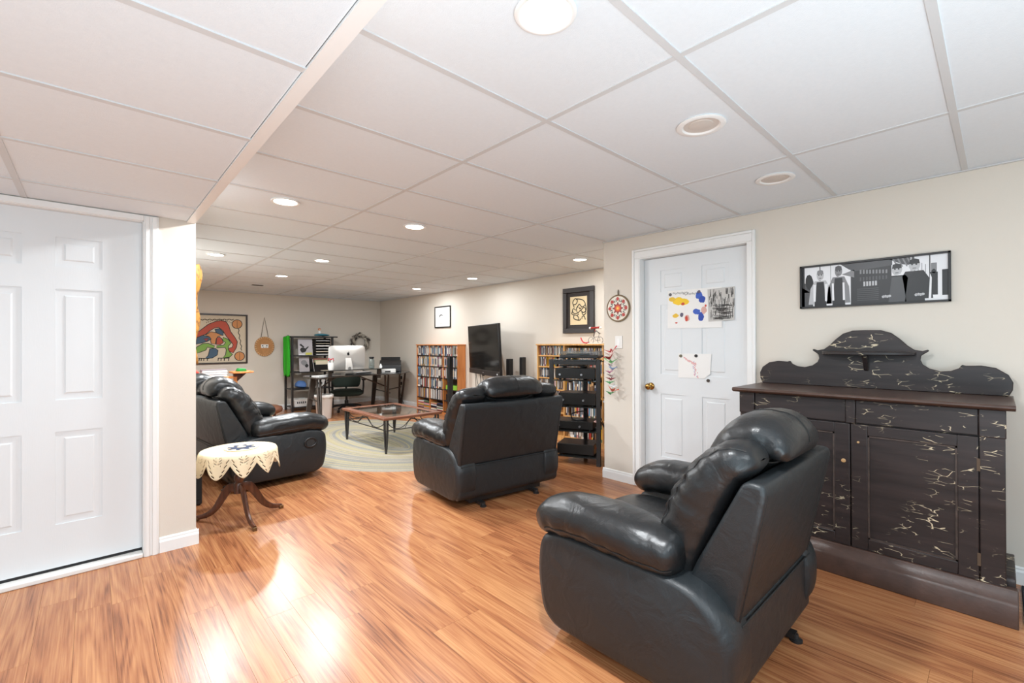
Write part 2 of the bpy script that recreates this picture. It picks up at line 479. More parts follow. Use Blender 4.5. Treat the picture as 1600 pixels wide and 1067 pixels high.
# baseboards
BP = [(0, 0), (.014, 0), (.014, .066), (.009, .078), (.009, .086), (.004, .094), (0, .094)]
def base(name, p0, p1, nrm):
    p0, p1, n = Vector((*p0, 0)), Vector((*p1, 0)), Vector((*nrm, 0))
    mb = MB(); vs = [p+n*a+Vector((0, 0, b)) for p in (p0, p1) for a, b in BP]; k = len(BP)
    mb.add(vs, [(i, (i+1) % k, k+(i+1) % k, k+i) for i in range(k)]+[tuple(range(k))[::-1], tuple(range(k, 2*k))])
    struct(name, mb, m_white)
base('baseboard_right', (XR, 2.29), (XR, YR+.014), (-1, 0))
base('baseboard_right_near', (XR, YN), (XR, 1.235), (-1, 0))
base('baseboard_left', (.31, YD), (XL+.0139, YD), (0, -1))
base('baseboard_side', (XL, YD+.0001), (XL, YB), (1, 0))
base('baseboard_niche', (XN, YR), (XN, YB), (-1, 0))
base('baseboard_back', (XL, YB), (XN, YB), (0, -1))
base('baseboard_return', (XR, YR), (XN, YR), (0, 1))

# six panel doors. fn(u, z, d): u across, z up, d out of the face
def panel_door(name, fn, wdt, z0, z1, cols, rows, m):
    T = .006
    d = MB()
    def bx(u0, u1, a, b, d0, d1):
        vs = [fn(u, z, q) for q in (d0, d1) for u, z in ((u0, a), (u1, a), (u1, b), (u0, b))]
        d.add(vs, [(0,1,2,3),(7,6,5,4),(0,4,5,1),(1,5,6,2),(2,6,7,3),(3,7,4,0)])
    bx(0, wdt, z0, z1, -.04, -.011)
    us = [0]+[c for col in cols for c in col]+[wdt]
    for i in range(0, len(us), 2): bx(us[i], us[i+1], z0, z1, -.011, 0)
    zs = [z0]+[c for r in rows for c in r]+[z1]
    for c in cols:
        for i in range(0, len(zs), 2): bx(c[0], c[1], zs[i], zs[i+1], -.011, 0)
    o = struct(name, d, m)
    for c in cols:
        for r in rows:
            p = MB(); rings = []
            for ins, dep in ((.0, -T+.0005), (.012, -.0095), (.034, -.0055), (.042, -.0015)):
                rings.append([fn(u, z, dep) for u, z in ((c[0]+ins, r[0]+ins), (c[1]-ins, r[0]+ins), (c[1]-ins, r[1]-ins), (c[0]+ins, r[1]-ins))])
            p.rings(rings)
            ob('panel', p, m, o)
    return o
rows = [(.23, .84), (1.0, 1.62), (1.73, 1.91)]
d1 = panel_door('door_1', lambda u, z, d: (-.655+u, 3.615-d, z), .885, .045, 2.048, [(.16, .378), (.507, .703)], [(.285, .805), (.985, 1.612), (1.74, 1.905)], m_door)
d2 = panel_door('door_2', lambda u, z, d: (3.705-d, 2.205-u, z), .905, .012, 2.048, [(.155, .385), (.525, .745)], [(.29, .845), (1.02, 1.63), (1.745, 1.935)], m_door)
# brass knob on the white inner door
k = MB(); yk, zk, xk = 2.145, .905, 3.705
kp = [(.033, 0), (.033, .004), (.024, .010), (.012, .014), (.011, .030), (.020, .036), (.028, .046), (.029, .056), (.024, .066), (.012, .071), (0, .072)]
k.rings([[(xk-z, yk+max(r, 1e-4)*math.cos(2*PI*i/20), zk+max(r, 1e-4)*math.sin(2*PI*i/20)) for i in range(20)] for r, z in kp])
tag(ob('knob', k, m_brass, d2, smooth=60), 'round brass knob')
# casings and jambs
def casing(name, segs):
    mb = MB()
    for s in segs: mb.box(*s)
    return struct(name, mb, m_white, bevel=.004, seg=2)
casing('trim_1', [(XR-.016, XR, 2.215, 2.264, 0, 2.06), (XR-.016, XR, 1.260, 1.30, 0, 2.06), (XR-.016, XR, 1.260, 2.264, 2.06, 2.12),
                  (XR-.022, XR, 2.264, 2.288, 0, 2.14), (XR-.022, XR, 1.238, 1.260, 0, 2.14), (XR-.022, XR, 1.260, 2.264, 2.12, 2.14)])
struct('trim_2', MB().box(XR-.01, XR+.12, 2.209, 2.235, 0, 2.052).box(XR-.01, XR+.12, 1.262, 1.296, 0, 2.052).box(XR-.0101, XR+.12, 1.262, 2.235, 2.052, 2.075), m_white)
casing('trim_3', [(.235, .308, YD-.016, YD, 0, ZL-.002), (.275, .300, YD-.024, YD-.0161, 0, ZL-.003), (.243, .262, YD-.021, YD-.0161, 0, ZL-.003),
                  (-.66, .235, YD-.016, YD, 2.052, ZL-.002), (-.735, -.66, YD-.016, YD, 0, ZL-.002)])
struct('trim_6', MB().box(.231, .285, YD-.005, YD+.12, 0, 2.085).box(-.71, -.656, YD-.005, YD+.12, 0, 2.085).box(-.71, .285, YD-.005, YD+.12, 2.049, 2.085), m_white)
th = struct('trim_7', MB().box(-.656, .231, YD-.02, YD+.11, 0, .028), m_white_plastic, bevel=.006)
ob('weather_strip', MB().box(-.654, .229, 3.618, 3.64, .028, .046), m_dark, th)

# ---------------------------------------------------------------- recessed lights and other ceiling fittings
m_emit = mat('lit_lens', (1, .96, .88), .5, emit=14)
ring_mb = MB(); ring_mb.rings([[((r)*math.cos(2*PI*k/32), (r)*math.sin(2*PI*k/32), z) for k in range(32)] for r, z in
    ((.088, 0), (.092, -.003), (.088, -.006), (.078, -.006), (.072, -.002), (.072, .004), (.088, .004))], closed=True)
ring_me = mesh_of(ring_mb, 'trim_ring', m_white, 40)
lens_me = mesh_of(MB().lathe([(.072, .002), (.072, -.0015), (0, -.003)], 32), 'lens', m_emit)
baf = MB(); baf.rings([[(r*math.cos(2*PI*k/32), r*math.sin(2*PI*k/32), z) for k in range(32)] for r, z in
    ((.100, 0), (.104, -.004), (.098, -.008), (.080, -.007), (.074, -.001), (.074, .0015), (.1, .0015))], closed=True)
baf_me = mesh_of(baf, 'trim_ring', m_white, 40)
inn_me = mesh_of(MB().lathe([(.074, .002), (.074, -.0005), (.052, .0005), (.050, -.002), (.02, -.005), (0, -.006)], 32), 'bulb', mat('unlit_bulb', srgb(206, 198, 190), .5))
LIT = [(.979, .905, 'lit recessed ceiling light nearest the camera, big round disc above the bare floor'),
       (.971, 3.315, 'lit recessed ceiling light beside the lowered ceiling edge, above the lace side table'),
       (1.969, 3.305, 'lit recessed ceiling light with the widest glow, in front of the loveseat'),
       (.987, 5.773, 'lit recessed ceiling light close to the orange hanging, above the loveseat'),
       (1.971, 5.376, 'lit recessed ceiling light midway over the braided rug'),
       (1.99, 6.971, 'lit recessed ceiling light beyond the rug, nearest the back wall on that side'),
       (4.181, 5.372, 'lit recessed ceiling light in front of the television wall'),
       (4.225, 7.029, 'small lit recessed ceiling light over the desk corner, farthest along the niche wall'),
       (4.17, 3.326, 'lit recessed ceiling light over the stereo stand, next to the door wall end')]
for x, y, lb in LIT:
    t = thing('recessed_light', lb, 'light', (x, y, ZC-.001), 0, 'recessed ceiling lights')
    ob('trim_ring', ring_me, None, t); ob('lens', lens_me, None, t)
for x, y, lb in ((1.999, .906, 'unlit recessed ceiling light with white baffle, in the middle of its tile'),
                 (2.973, .904, 'smaller looking unlit recessed ceiling light, close to the door wall')):
    t = thing('recessed_light', lb, 'light', (x, y, ZC+.001), 0, 'unlit recessed ceiling lights')
    ob('trim_ring', baf_me, None, t); ob('bulb', inn_me, None, t)
def lamp(x, y, z=ZC-.012, w=LAMP_W, r=.07):
    d = bpy.data.lights.new('lamp', 'AREA'); d.shape = 'DISK'; d.size = r*2; d.energy = w; d.color = LAMP_C
    o = bpy.data.objects.new('lamp', d); COL.objects.link(o); o.location = (x, y, z)
for x, y, _ in LIT: lamp(x, y, w=LAMP_W*(1.35 if y < 1 else (.42 if x > 4 and y < 6 else .55 if x > 4 else (1.0 if y < 4 else 1.5))))
for x, y in ((-1.0, .9), (-1.0, -1.2), (.98, -1.5)): lamp(x, y, (ZL if x < .4 else ZC)-.012)   # added unseen fill lamps beside and behind the camera, without fittings
tag(ob('ceiling_vent', MB().box(1.93, 2.09, 8.30, 8.37, ZC-.006, ZC+.003).box(1.945, 2.075, 8.315, 8.325, ZC-.008, ZC-.006).box(1.945, 2.075, 8.345, 8.355, ZC-.008, ZC-.006), m_blackm), 'small dark vent slot in the ceiling tiles over the back wall', 'vent')

# ---------------------------------------------------------------- recliners
def recliner(name, label, loc, rz, W=1.02, WB=.80, seats=1, handle=False, ht=1.0, xb=0.0, recl=0.0, cat='recliner', group=None):
    t = thing(name, label, cat, loc, rz, group)
    h = W/2
    # base frame with glides
    b = MB().box(-h+.16, h-.16, -.34, .34, .03, .12)
    for sx in (-1, 1):
        b.box(sx*(h-.25)-.02, sx*(h-.25)+.02, -.40, .38, .012, .035)
    ob('base_frame', b, m_blackm, t)
    for sx in (-1, 1):
        for y in (-.40, .38):
            ob('glide', MB().lathe([(.026, 0), (.026, .008), (.012, .013), (.010, .03)], 12, (sx*(h-.25), y, 0)), m_blackm, t, smooth=40)
    # side panels
    prof = roundpoly([(-.36, .065), (-.43, .16), (-.435, .34), (-.33, .46), (-.18, .475), (.30, .475), (.415, .44), (.435, .27), (.40, .10), (.33, .055)], .10, 5)
    for sx in (-1, 1):
        xi, xo = sx*(h-.17), sx*h
        p = MB(); rings = []
        cy = sum(a for a, _ in prof)/len(prof); cz = sum(c for _, c in prof)/len(prof)
        for q, s in ((0, .985), (.05, 1.0), (.6, 1.0), (.85, .985), (.96, .955), (1.0, .90)):
            x = xi+(xo-xi)*q
            rings.append([(x, cy+(a-cy)*s, cz+(c-cz)*s) for a, c in prof])
        p.rings(rings)
        sp = ob('side_panel', p, m_vinyl, t, smooth=70)
        if handle and sx == 1:
            hr = MB(); hx = xo+.001
            hr.tube([(hx, .255+.055*math.cos(2*PI*k/24), .352+.042*math.sin(2*PI*k/24)) for k in range(24)], .010, 8, closed=True)
            ob('recline_handle', hr, m_black, t, smooth=180)
            ob('handle_cup', MB().cyl((hx-.01, .255, .352), (hx+.003, .255, .352), .036, .040, 20), m_dark, t, smooth=40)
    # lower back skirt
    sk = roundpoly([(-.38, .075), (-.416, .11), (-.412, .350), (-.32, .350), (-.32, .075)], .02, 3)
    wb = WB/2
    ob('back_skirt', MB().prism(sk, lambda a, c, x: (x+xb, a, c), -max(wb, h-.10), max(wb, h-.10)), m_vinyl, t, bevel=.022, seg=3)
    # back shell, leaning
    R_ = recl
    def lean(y, z): return (y-(max(z-.36, 0))*R_, z)
    bs = [lean(-.405, .335), lean(-.50, .80*ht), lean(-.495, .835*ht), lean(-.43, .84*ht), lean(-.27, .52), lean(-.22, .40), lean(-.25, .35)]
    bs = roundpoly(bs, .03, 4)
    shell = ob('back_shell', MB().prism(bs, lambda a, c, x: (x+xb, a, c), -wb, wb), m_vinyl, t, bevel=.028, seg=4)
    sm = MB()
    for s in (-1, 1):
        y0, y1 = lean(-.408, .345), lean(-.498, .80*ht)
        sm.tube([(xb+s*(wb-.022), y0[0], y0[1]), (xb+s*(wb-.022), y1[0], y1[1])], .0035, 5)
    sm.tube([(xb-wb+.02, -.417, .343), (xb+wb-.02, -.417, .343)], .004, 5)
    ob('seam', sm, m_seam, shell)
    # seat cushions, footrests
    iw = W-.34
    sw = iw/seats
    for s in range(seats):
        cx = -iw/2+sw*(s+.5)
        ob('seat_cushion', pillow([(cx, -.25, .355), (cx, .05, .375), (cx, .30, .380), (cx, .445, .355)], (1, 0, 0), [sw/2-.004]*3, [.085, .095, .09], 3.4, .05, .07, 22, 28, .006, 7, s), m_leather, t, smooth=180)
        ob('footrest', pillow([(cx, .425, .29), (cx, .43, .18), (cx, .41, .08)], (1, 0, 0), [sw/2-.004]*3, [.035, .05, .04], 3.2, .05, .05, 14, 24, .003, 8, s+4), m_leather, t, smooth=180)
    # arm pads
    for sx in (-1, 1):
        c = sx*(h-.10)
        arm = pillow([(c, -.235, .515), (c, -.05, .535), (c, .15, .545), (c, .33, .53), (c, .452, .475)], (1, 0, 0), [.105, .13, .135, .13, .105], [.078, .088, .092, .088, .07], 2.4, .045, .09, 40, 36, .006, 11, 5+sx, pleat=[(24 if sx > 0 else 156, 60, .004, 9)])
        a = ob('armrest', arm, m_leather, t, smooth=180)
        ob('seam', seam_on(arm, 24 if sx > 0 else 156, 2, 32), m_seam, a)
    # back cushions: side bolsters and padded head sections
    tops = []
    nb = seats
    segw = WB/nb
    for s in range(nb):
        x0 = xb-wb+segw*s
        bw = .26 if seats == 1 and WB > .9 else (.235 if seats == 1 else .20)
        for side in (-1, 1):
            cx = x0+bw/2 if side < 0 else x0+segw-bw/2
            P = [(cx, *lean(-.155, .375)), (cx, *lean(-.19, .55)), (cx, *lean(-.265, .74*ht)), (cx, *lean(-.355, .865*ht)), (cx, *lean(-.455, .895*ht))]
            bo = pillow(P, (1, 0, 0), [bw/2*.93, bw/2+.012, bw/2+.012, bw/2+.008, bw/2*.92], [.075, .10, .105, .09, .055], 2.5, .05, .07, 48, 40, .006, 12, 11+side+s*3, pleat=[(46 if side > 0 else 134, 75, .0058, 13)])
            q = ob('back_bolster', bo, m_leather, t, smooth=180)
            ob('seam', seam_on(bo, 46 if side > 0 else 134, 3, 44), m_seam, q)
        cw = segw-2*bw
        cx = x0+segw/2
        P = [(cx, *lean(-.15, .40)), (cx, *lean(-.185, .52)), (cx, *lean(-.23, .64*ht))]
        ob('lumbar_cushion', pillow(P, (1, 0, 0), [cw/2+.03]*2, [.095, .105], 2.6, .05, .05, 18, 28, .006, 9, 20+s), m_leather, t, smooth=180)
        P = [(cx, *lean(-.225, .66*ht)), (cx, *lean(-.285, .80*ht)), (cx, *lean(-.355, .915*ht)), (cx, *lean(-.43, .935*ht)), (cx, *lean(-.50, .875*ht))]
        hp = pillow(P, (1, 0, 0), [cw/2+.03, cw/2+.05, cw/2+.055, cw/2+.05, cw/2+.035], [.09, .112, .115, .095, .05], 2.6, .05, .06, 44, 44, .007, 11, 31+s, pleat=[(0, 40, .007, 8), (180, 40, .007, 8)])
        hd = ob('head_cushion', hp, m_leather, t, smooth=180)
        ob('seam', seam_on(hp, 90, 3, 40), m_seam, hd)
    return t

recliner('recliner', 'black leather recliner in front of the dark crackled cupboard, shown from behind its side', (1.985, 1.01, 0), math.radians(0), W=1.02, WB=.82)
recliner('recliner', 'black leather recliner seen squarely from behind, facing the braided rug and television', (2.60, 3.165, 0), math.radians(-7), W=1.04, WB=1.0)
recliner('loveseat', 'black leather reclining loveseat along the side wall, next to the lace covered table', (1.215, 5.23, 0), math.radians(-84.3), W=1.50, WB=1.28, seats=2, handle=True, cat='sofa', ht=.965)

# ---------------------------------------------------------------- dark cupboard against the door wall
cx0, cy0 = 3.10, .57       # front plane and middle
cup = thing('sideboard_cupboard', 'old dark brown cupboard with crackled paint and a shaped backboard, against the door wall', 'cupboard', (cx0, cy0, 0))
def cb(name, y0, y1, z0, z1, x0, x1, m=m_crackle, parent=cup, bev=.004):
    return ob(name, MB().box(x0, x1, y0, y1, z0, z1), m, parent, bevel=bev)
D = .50
carc = MB().box(.022, D, -.56, .56, .10, .975)
ob('carcass', carc, m_crackle, cup)
for s in (-1, 1):
    cb('corner_stile', *sorted((s*.585, s*.50)), .10, .975, 0, .40)
    cb('frieze_block', *sorted((s*.588, s*.498)), .845, .978, -.006, .05)
cb('frieze_panel', .022, .498, .848, .976, .004, .03); cb('frieze_panel', -.498, -.022, .848, .976, .004, .03)
cb('centre_block', -.022, .022, .845, .978, -.004, .03)
for s in (-1, 1):
    y0, y1 = (-.497, -.003) if s < 0 else (.003, .497)
    dm = MB()
    st = .072
    dm.box(0, .022, y0, y0+st, .16, .842).box(0, .022, y1-st, y1, .16, .842).box(.0005, .022, y0+st, y1-st, .785, .842).box(.0005, .022, y0+st, y1-st, .16, .222)
    dr = ob('door', dm, m_crackle, cup, bevel=.003)
    ob('door_panel', MB().box(.011, .022, y0+st, y1-st, .222, .785), m_crackle, dr)
    mo = MB()
    for a in ((y0+st, y0+st+.008, .222, .785), (y1-st-.008, y1-st, .222, .785)): mo.box(.004, .012, *a)
    mo.box(.004, .012, y0+st, y1-st, .222, .230).box(.004, .012, y0+st, y1-st, .777, .785)
    ob('panel_moulding', mo, mat('worn_edge_paint', srgb(66, 55, 50), .5, var=.5, vscale=30), dr)
    for z in (.26, .71):
        ob('hinge', MB().box(-.003, .004, (y0 if s < 0 else y1)-.006, (y0 if s < 0 else y1)+.006, z-.03, z+.03), mat('rusty_hinge', srgb(84, 66, 50), .6), dr)
ob('keyhole_knob', MB().lathe([(.011, 0), (.011, .004), (.006, .006), (0, .006)], 14), mat('bare_wood_knob', srgb(176, 140, 96), .5), cup, loc=(-.0, .022+.01, .632), rot=(0, -PI/2, 0))
ob('lock_pin', MB().lathe([(.006, 0), (.006, .004), (0, .005)], 10), mat('bare_wood_knob', srgb(176, 140, 96), .5), cup, loc=(0, -.035, .745), rot=(0, -PI/2, 0))
# plinth with moulded top edge
pl = [(-.055, 0), (-.055, .098), (-.045, .112), (-.022, .128), (-.012, .16), (.03, .16), (.03, 0)]
ob('plinth', MB().prism(pl, lambda a, c, y: (a, y, c), -.622, .622), m_browntop, cup, bevel=.004)
for s in (-1, 1):
    ob('plinth_end', MB().prism(roundpoly([(.03, 0), (.44, 0), (.44, .16), (.40, .20), (.03, .20)], .03), lambda a, c, y: (a, y, c), *sorted((s*.575, s*.615))), m_crackle, cup, bevel=.004)
tp = [(-.045, .984), (-.052, .994), (-.045, 1.006), (.50, 1.006), (.50, .978), (-.028, .978)]
ob('worktop', MB().prism(tp, lambda a, c, y: (a, y, c), -.618, .618), m_browntop, cup, bevel=.003)
# backboard outline, half: (y, z)
half = [(.0, 1.372), (.07, 1.370), (.12, 1.352), (.16, 1.315), (.195, 1.275), (.225, 1.250), (.262, 1.243), (.285, 1.252), (.290, 1.243), (.268, 1.226), (.255, 1.215), (.252, 1.19), (.262, 1.165),
        (.29, 1.142), (.335, 1.128), (.38, 1.132), (.412, 1.148), (.425, 1.168), (.44, 1.163), (.50, 1.166), (.555, 1.155), (.60, 1.12), (.617, 1.08), (.615, 1.04), (.60, 1.006)]
poly = [(y, z) for y, z in half]+[(-y, z) for y, z in half[::-1][:-1]]
ob('backboard', MB().prism(poly, lambda a, c, x: (x, a, c), .455, .48), m_crackle, cup, bevel=.004)
shp = [(.455, -.235)]+[(.455-.115*math.sin(PI*k/14)**.8, -.235*math.cos(PI*k/14)) for k in range(1, 14)]+[(.455, .235)]
ob('bracket_shelf', MB().prism(shp, lambda a, c, z: (a, c, z), 1.216, 1.238), m_crackle, cup, bevel=.005)
ob('shelf_bracket', MB().prism([(.455, 1.216), (.375, 1.216), (.385, 1.195), (.415, 1.175), (.425, 1.15), (.44, 1.125), (.455, 1.115)], lambda a, c, y: (a, y, c), -.012, .012), m_crackle, cup, bevel=.003)

# ---------------------------------------------------------------- things on the door and the door wall
def flat(fn, mb, pts, d0, d1, mi): mb.prism(pts, fn, d0, d1, mi)
FX = lambda X: (lambda u, z, d: (X-d, -u, z))      # door wall faces -x; u runs with -y so that +u is to the right as seen
blob = lambda cx, cy, r, k=14, s=0, ry=None: [(cx+r*(1+.28*noise.noise(Vector((math.cos(2*PI*i/k)*1.3+s, math.sin(2*PI*i/k)*1.3, s*1.7))))*math.cos(2*PI*i/k), cy+(ry or r)*(1+.28*noise.noise(Vector((math.cos(2*PI*i/k)*1.3+s, math.sin(2*PI*i/k)*1.3, s*1.7))))*math.sin(2*PI*i/k)) for i in range(k)]
XD = 3.7035
fd = FX(XD)
def paint(c, r=.6): return mat('paint_%d_%d_%d' % c, srgb(*c), r)
pc = [m_paper, paint((246, 204, 40)), paint((232, 190, 60)), paint((60, 96, 190)), paint((44, 76, 170)), paint((200, 70, 50)), paint((214, 170, 160)), paint((96, 90, 110)), m_ink]
p = MB()
flat(fd, p, [(-1.982, 1.422), (-1.515, 1.418), (-1.515, 1.745), (-1.98, 1.748)], .001, .0022, 0)
for cx_, cz_, r, ry, c, s in ((-1.88, 1.655, .05, .034, 1, 1), (-1.935, 1.672, .035, .02, 2, 2), (-1.83, 1.645, .04, .03, 1, 3), (-1.84, 1.628, .016, .012, 5, 4), (-1.905, 1.53, .026, .018, 2, 5), (-1.852, 1.536, .016, .018, 7, 6),
        (-1.805, 1.505, .022, .03, 6, 7), (-1.81, 1.50, .012, .024, 5, 17), (-1.90, 1.468, .012, .007, 5, 8), (-1.70, 1.69, .03, .036, 3, 9), (-1.675, 1.655, .028, .03, 4, 10), (-1.72, 1.555, .032, .024, 3, 11), (-1.685, 1.51, .024, .036, 4, 12),
        (-1.66, 1.565, .022, .03, 6, 13), (-1.645, 1.60, .008, .01, 5, 14), (-1.70, 1.72, .014, .014, 7, 15)):
    flat(fd, p, blob(cx_, cz_, r, 16, s, ry), .0022, .0026+.0001*s/4, c)
q_ = MB()
for a0, z_ in ((-1.93, 1.722), (-1.84, 1.708)):      # a handwritten line
    q_.tube([fd(a0+.004*i, z_+.009*math.sin(i*1.9)*(1 if i % 5 else .2)+.004*math.sin(i*.7), .0027) for i in range(36)], .0012, 4)
t = ob('child_painting', p, pc); tag(t, 'white sheet with yellow, blue and red paint dabs taped to the inner door', 'paper')
ob('handwriting', q_, m_ink, t)
p = MB()
grey = [mat('grey_crayon', srgb(196, 194, 190), .7), mat('dark_crayon', srgb(58, 56, 54), .6), mat('mid_crayon', srgb(120, 118, 116), .65)]
flat(fd, p, [(-1.622, 1.468), (-1.418, 1.474), (-1.415, 1.738), (-1.628, 1.732)], .0042, .0054, 0)
rr = random.Random(3)
for i in range(90):
    u = -1.615+rr.random()*.195; z = 1.48+rr.random()*.22; l = .02+rr.random()*.05; z1 = min(z+l, 1.73); s = rr.uniform(-.006, .006)
    flat(fd, p, [(u, z), (u+.004, z), (u+s+.004, z1), (u+s, z1)], .0054, .0057+.00001*i, 1 if rr.random() > .5 else 2)
for i in range(60):
    u = -1.59+rr.random()*.09; z = 1.482+rr.random()*.118; l = .03+rr.random()*.06
    flat(fd, p, [(u, z), (min(u+l, -1.425), z+rr.uniform(-.003, .003)), (min(u+l, -1.425), z+.004), (u, z+.004)], .0058, .0061+.00001*i, 1)
tag(ob('crayon_sheet', p, grey), 'grey sheet covered in dense black crayon scribble, overlapping the painted sheet on the door', 'paper')
p = MB()
flat(fd, p, [(-1.886, .998), (-1.66, 1.0), (-1.612, 1.04), (-1.600, 1.205), (-1.884, 1.203)], .001, .0022, 0)
for i in range(26):
    u = -1.83+.004*i; z = 1.165-.0042*i*.5
    flat(fd, p, blob(u+rr.uniform(-.004, .004), z+rr.uniform(-.006, .006), .006, 7, i), .0022, .0024+.00001*i, 1)
for i in range(30):
    flat(fd, p, blob(-1.745+rr.uniform(-.016, .016)+.0006*i, 1.135-.0045*i, .005, 7, i+40), .0022, .0024+.00001*i, 1 if i % 3 else 2)
tag(ob('small_drawing', p, [m_paper, mat('pale_red_crayon', srgb(228, 178, 176), .7), mat('lilac_crayon', srgb(178, 168, 204), .7)]), 'small white drawing with faint pink figure held by round magnets on the door', 'paper')
for u, z, c, lb in ((-1.862, 1.183, srgb(110, 104, 84), 'small olive button magnet holding the far corner of the small drawing'), (-1.728, 1.186, srgb(30, 30, 32), 'round black button magnet at the top of the small drawing'),
                    (-1.628, .985, srgb(70, 62, 54), 'dark magnet alone on the door below the small drawing'), (-1.955, 1.715, srgb(80, 76, 78), 'dark magnet at the top corner of the painted sheet')):
    t = ob('magnet', MB().cyl(fd(u, z, .0012), fd(u, z, .009), .014, .012, 16), mat('magnet_%d' % int(-u*1000), c, .4), smooth=40); tag(t, lb, 'magnet', 'magnets on the inner door')
# long black and white photograph
fw = FX(XR)
pic = thing('panorama_picture', 'long black framed black and white photograph of people in jackets, above the cupboard', 'picture', (0, 0, 0))
u0, u1, z0, z1 = -.948, -.190, 1.530, 1.822
f_ = MB()
for a in ((u0, u1, z0, z0+.012), (u0, u1, z1-.012, z1), (u0, u0+.012, z0, z1), (u1-.012, u1, z0, z1)):
    f_.prism([(a[0], a[2]), (a[1], a[2]), (a[1], a[3]), (a[0], a[3])], fw, .002, .022)
ob('frame', f_, m_blackm, pic, bevel=.001)
g = MB(); W_ = u1-u0-.024; H_ = z1-z0-.024; ua, za = u0+.012, z0+.012
def G(pts, lv, d):
    g.prism([(ua+min(max(x, 0), 1)*W_, za+min(max(y, 0), 1)*H_) for x, y in pts], fw, .003, .010+d*.00012, lv)
R4 = lambda x0, x1, y0, y1: [(x0, y0), (x1, y0), (x1, y1), (x0, y1)]
G(R4(0, 1, 0, 1), 0, 0)
G(R4(0, .02, 0, 1), 4, 1); G([(0, 0), (.09, 0), (.07, .35), (.0, .5)], 3, 1); G(R4(.02, .11, .36, .60), 3, 1); G(blob(.06, .62, .035, 12, 2, .2), 4, 2)
G(R4(.140, .147, .5, 1), 4, 2); G(R4(.225, .228, .3, 1), 3, 2)
G(R4(.375, .655, 0, 1), 4, 1); G([(.30, 1), (.66, 1), (.66, .86), (.40, .80), (.36, .86)], 3, 2); G([(.31, .75), (.40, .84), (.40, .65)], 2, 2)
for i in range(9): G(R4(.44+.022*i, .452+.022*i, .72-.004*i, .82-.006*i), 2, 3)
for i in range(9): G(R4(.44+.022*i, .45+.022*i, .55, .64), 3, 3)
for i in range(5): G(R4(.465+.02*i, .478+.02*i, .42, .53), 1, 3)
for i in range(7): G(R4(.42, .57, .08+.045*i, .095+.045*i), 3, 2)
G([(.64, 1), (.80, 1), (.80, .80), (.72, .86)], 3, 2)
for i in range(4): G([(.66+.03*i, 1), (.672+.03*i, 1), (.70+.03*i, .8), (.69+.03*i, .8)], 2, 3)
G(R4(.775, .785, .55, 1), 1, 3)
for i in range(4): G(R4(.80+.022*i, .804+.022*i, .62, .9-.03*i), 2, 2)
G(R4(.89, .897, .3, 1), 4, 3); G(R4(.90, .935, .55, .82), 2, 2); G(R4(.895, .94, .12, .62), 4, 4); G(blob(.917, .64, .014, 10, 4, .05), 4, 4)
G(R4(.965, 1, .1, .66), 4, 3); G(R4(.945, .962, .06, .5), 0, 3)
def man(cx, w, h, body, coat, skin, hair=None, hz=.0):
    G([(cx-w*1.5, 0.05), (cx-w*1.25, .45), (cx-w*.7, h-.22), (cx+w*.7, h-.22), (cx+w*1.25, .45), (cx+w*1.4, .05)], coat, 5)
    G([(cx-w*.75, -.0), (cx-w*.45, h-.25), (cx+w*.45, h-.25), (cx+w*.8, -.0)], body, 6)
    G(blob(cx, h-.09, w*.42, 16, 1.5, .125), skin, 7)
    G([(cx-w*.42, h-.06), (cx+w*.42, h-.06), (cx+w*.36, h+.03), (cx, h+.06), (cx-w*.36, h+.03)], hair if hair is not None else 4, 8)
    for k in (-1, 1): G(blob(cx+k*w*.16, h-.075, w*.09, 8, 2, .018), 4, 9)
    G(R4(cx-w*.14, cx+w*.14, h-.165, h-.15), 3, 9)
man(.145, .062, .86, 4, 1, 1, 2); man(.285, .062, .92, 4, 2, 2, 3)
for x in (.10, .19, .245, .325): G([(x-.008, .12), (x+.008, .12), (x+.004+.01*(x < .2), .55), (x-.010, .55)], 0, 7)
man(.69, .075, .83, 3, 4, 1, 4); man(.80, .08, .90, 4, 4, 1, 4)
for x in (.60, .81): 
    for k in range(4): G(blob(x+.014*k, .14+.01*(k % 2), .010, 9, k, .03), 1, 10)
G([(.885, .02), (.90, .02), (.905, .5), (.895, .6)], 0, 8)
ob('photograph', g, [mat('photo_%d' % i, srgb(*([c]*2+[c+2])), .35) for i, c in enumerate((228, 184, 128, 76, 38))], pic)
# beaded round hanging
mz, my, mr = 1.622, -2.443, .128
man_ = thing('round_beaded_hanging', 'round beaded wall hanging with red flower centre, on the door wall above the switch', 'wall hanging', (0, 0, 0))
h_ = MB(); circ = lambda r, k=40: [(my+r*math.cos(2*PI*i/k), mz+r*math.sin(2*PI*i/k)) for i in range(k)]
h_.prism(circ(mr), fw, .002, .012)
ob('rim', h_, mat('braided_brown_rim', srgb(120, 100, 72), .7, bump=.3, bscale=90), man_)
h_ = MB(); h_.prism(circ(mr-.014), fw, .012, .0135, 0)
for k in range(8):
    a = 2*PI*k/8
    h_.prism(blob(my+.088*math.cos(a), mz+.088*math.sin(a), .018, 10, k), fw, .0135, .0142+.00002*k, 1 if k % 1 == 0 else 2)
    for s in (-1, 1):
        b_ = a+PI/8+s*.13
        h_.prism([(my+.064*math.cos(b_-.1), mz+.064*math.sin(b_-.1)), (my+.10*math.cos(b_), mz+.10*math.sin(b_)), (my+.064*math.cos(b_+.1), mz+.064*math.sin(b_+.1))], fw, .0135, .0141, 2)
    h_.prism([(my+.036*math.cos(a-.35), mz+.036*math.sin(a-.35)), (my+.066*math.cos(a), mz+.066*math.sin(a)), (my+.036*math.cos(a+.35), mz+.036*math.sin(a+.35))], fw, .0135, .0145, 4)
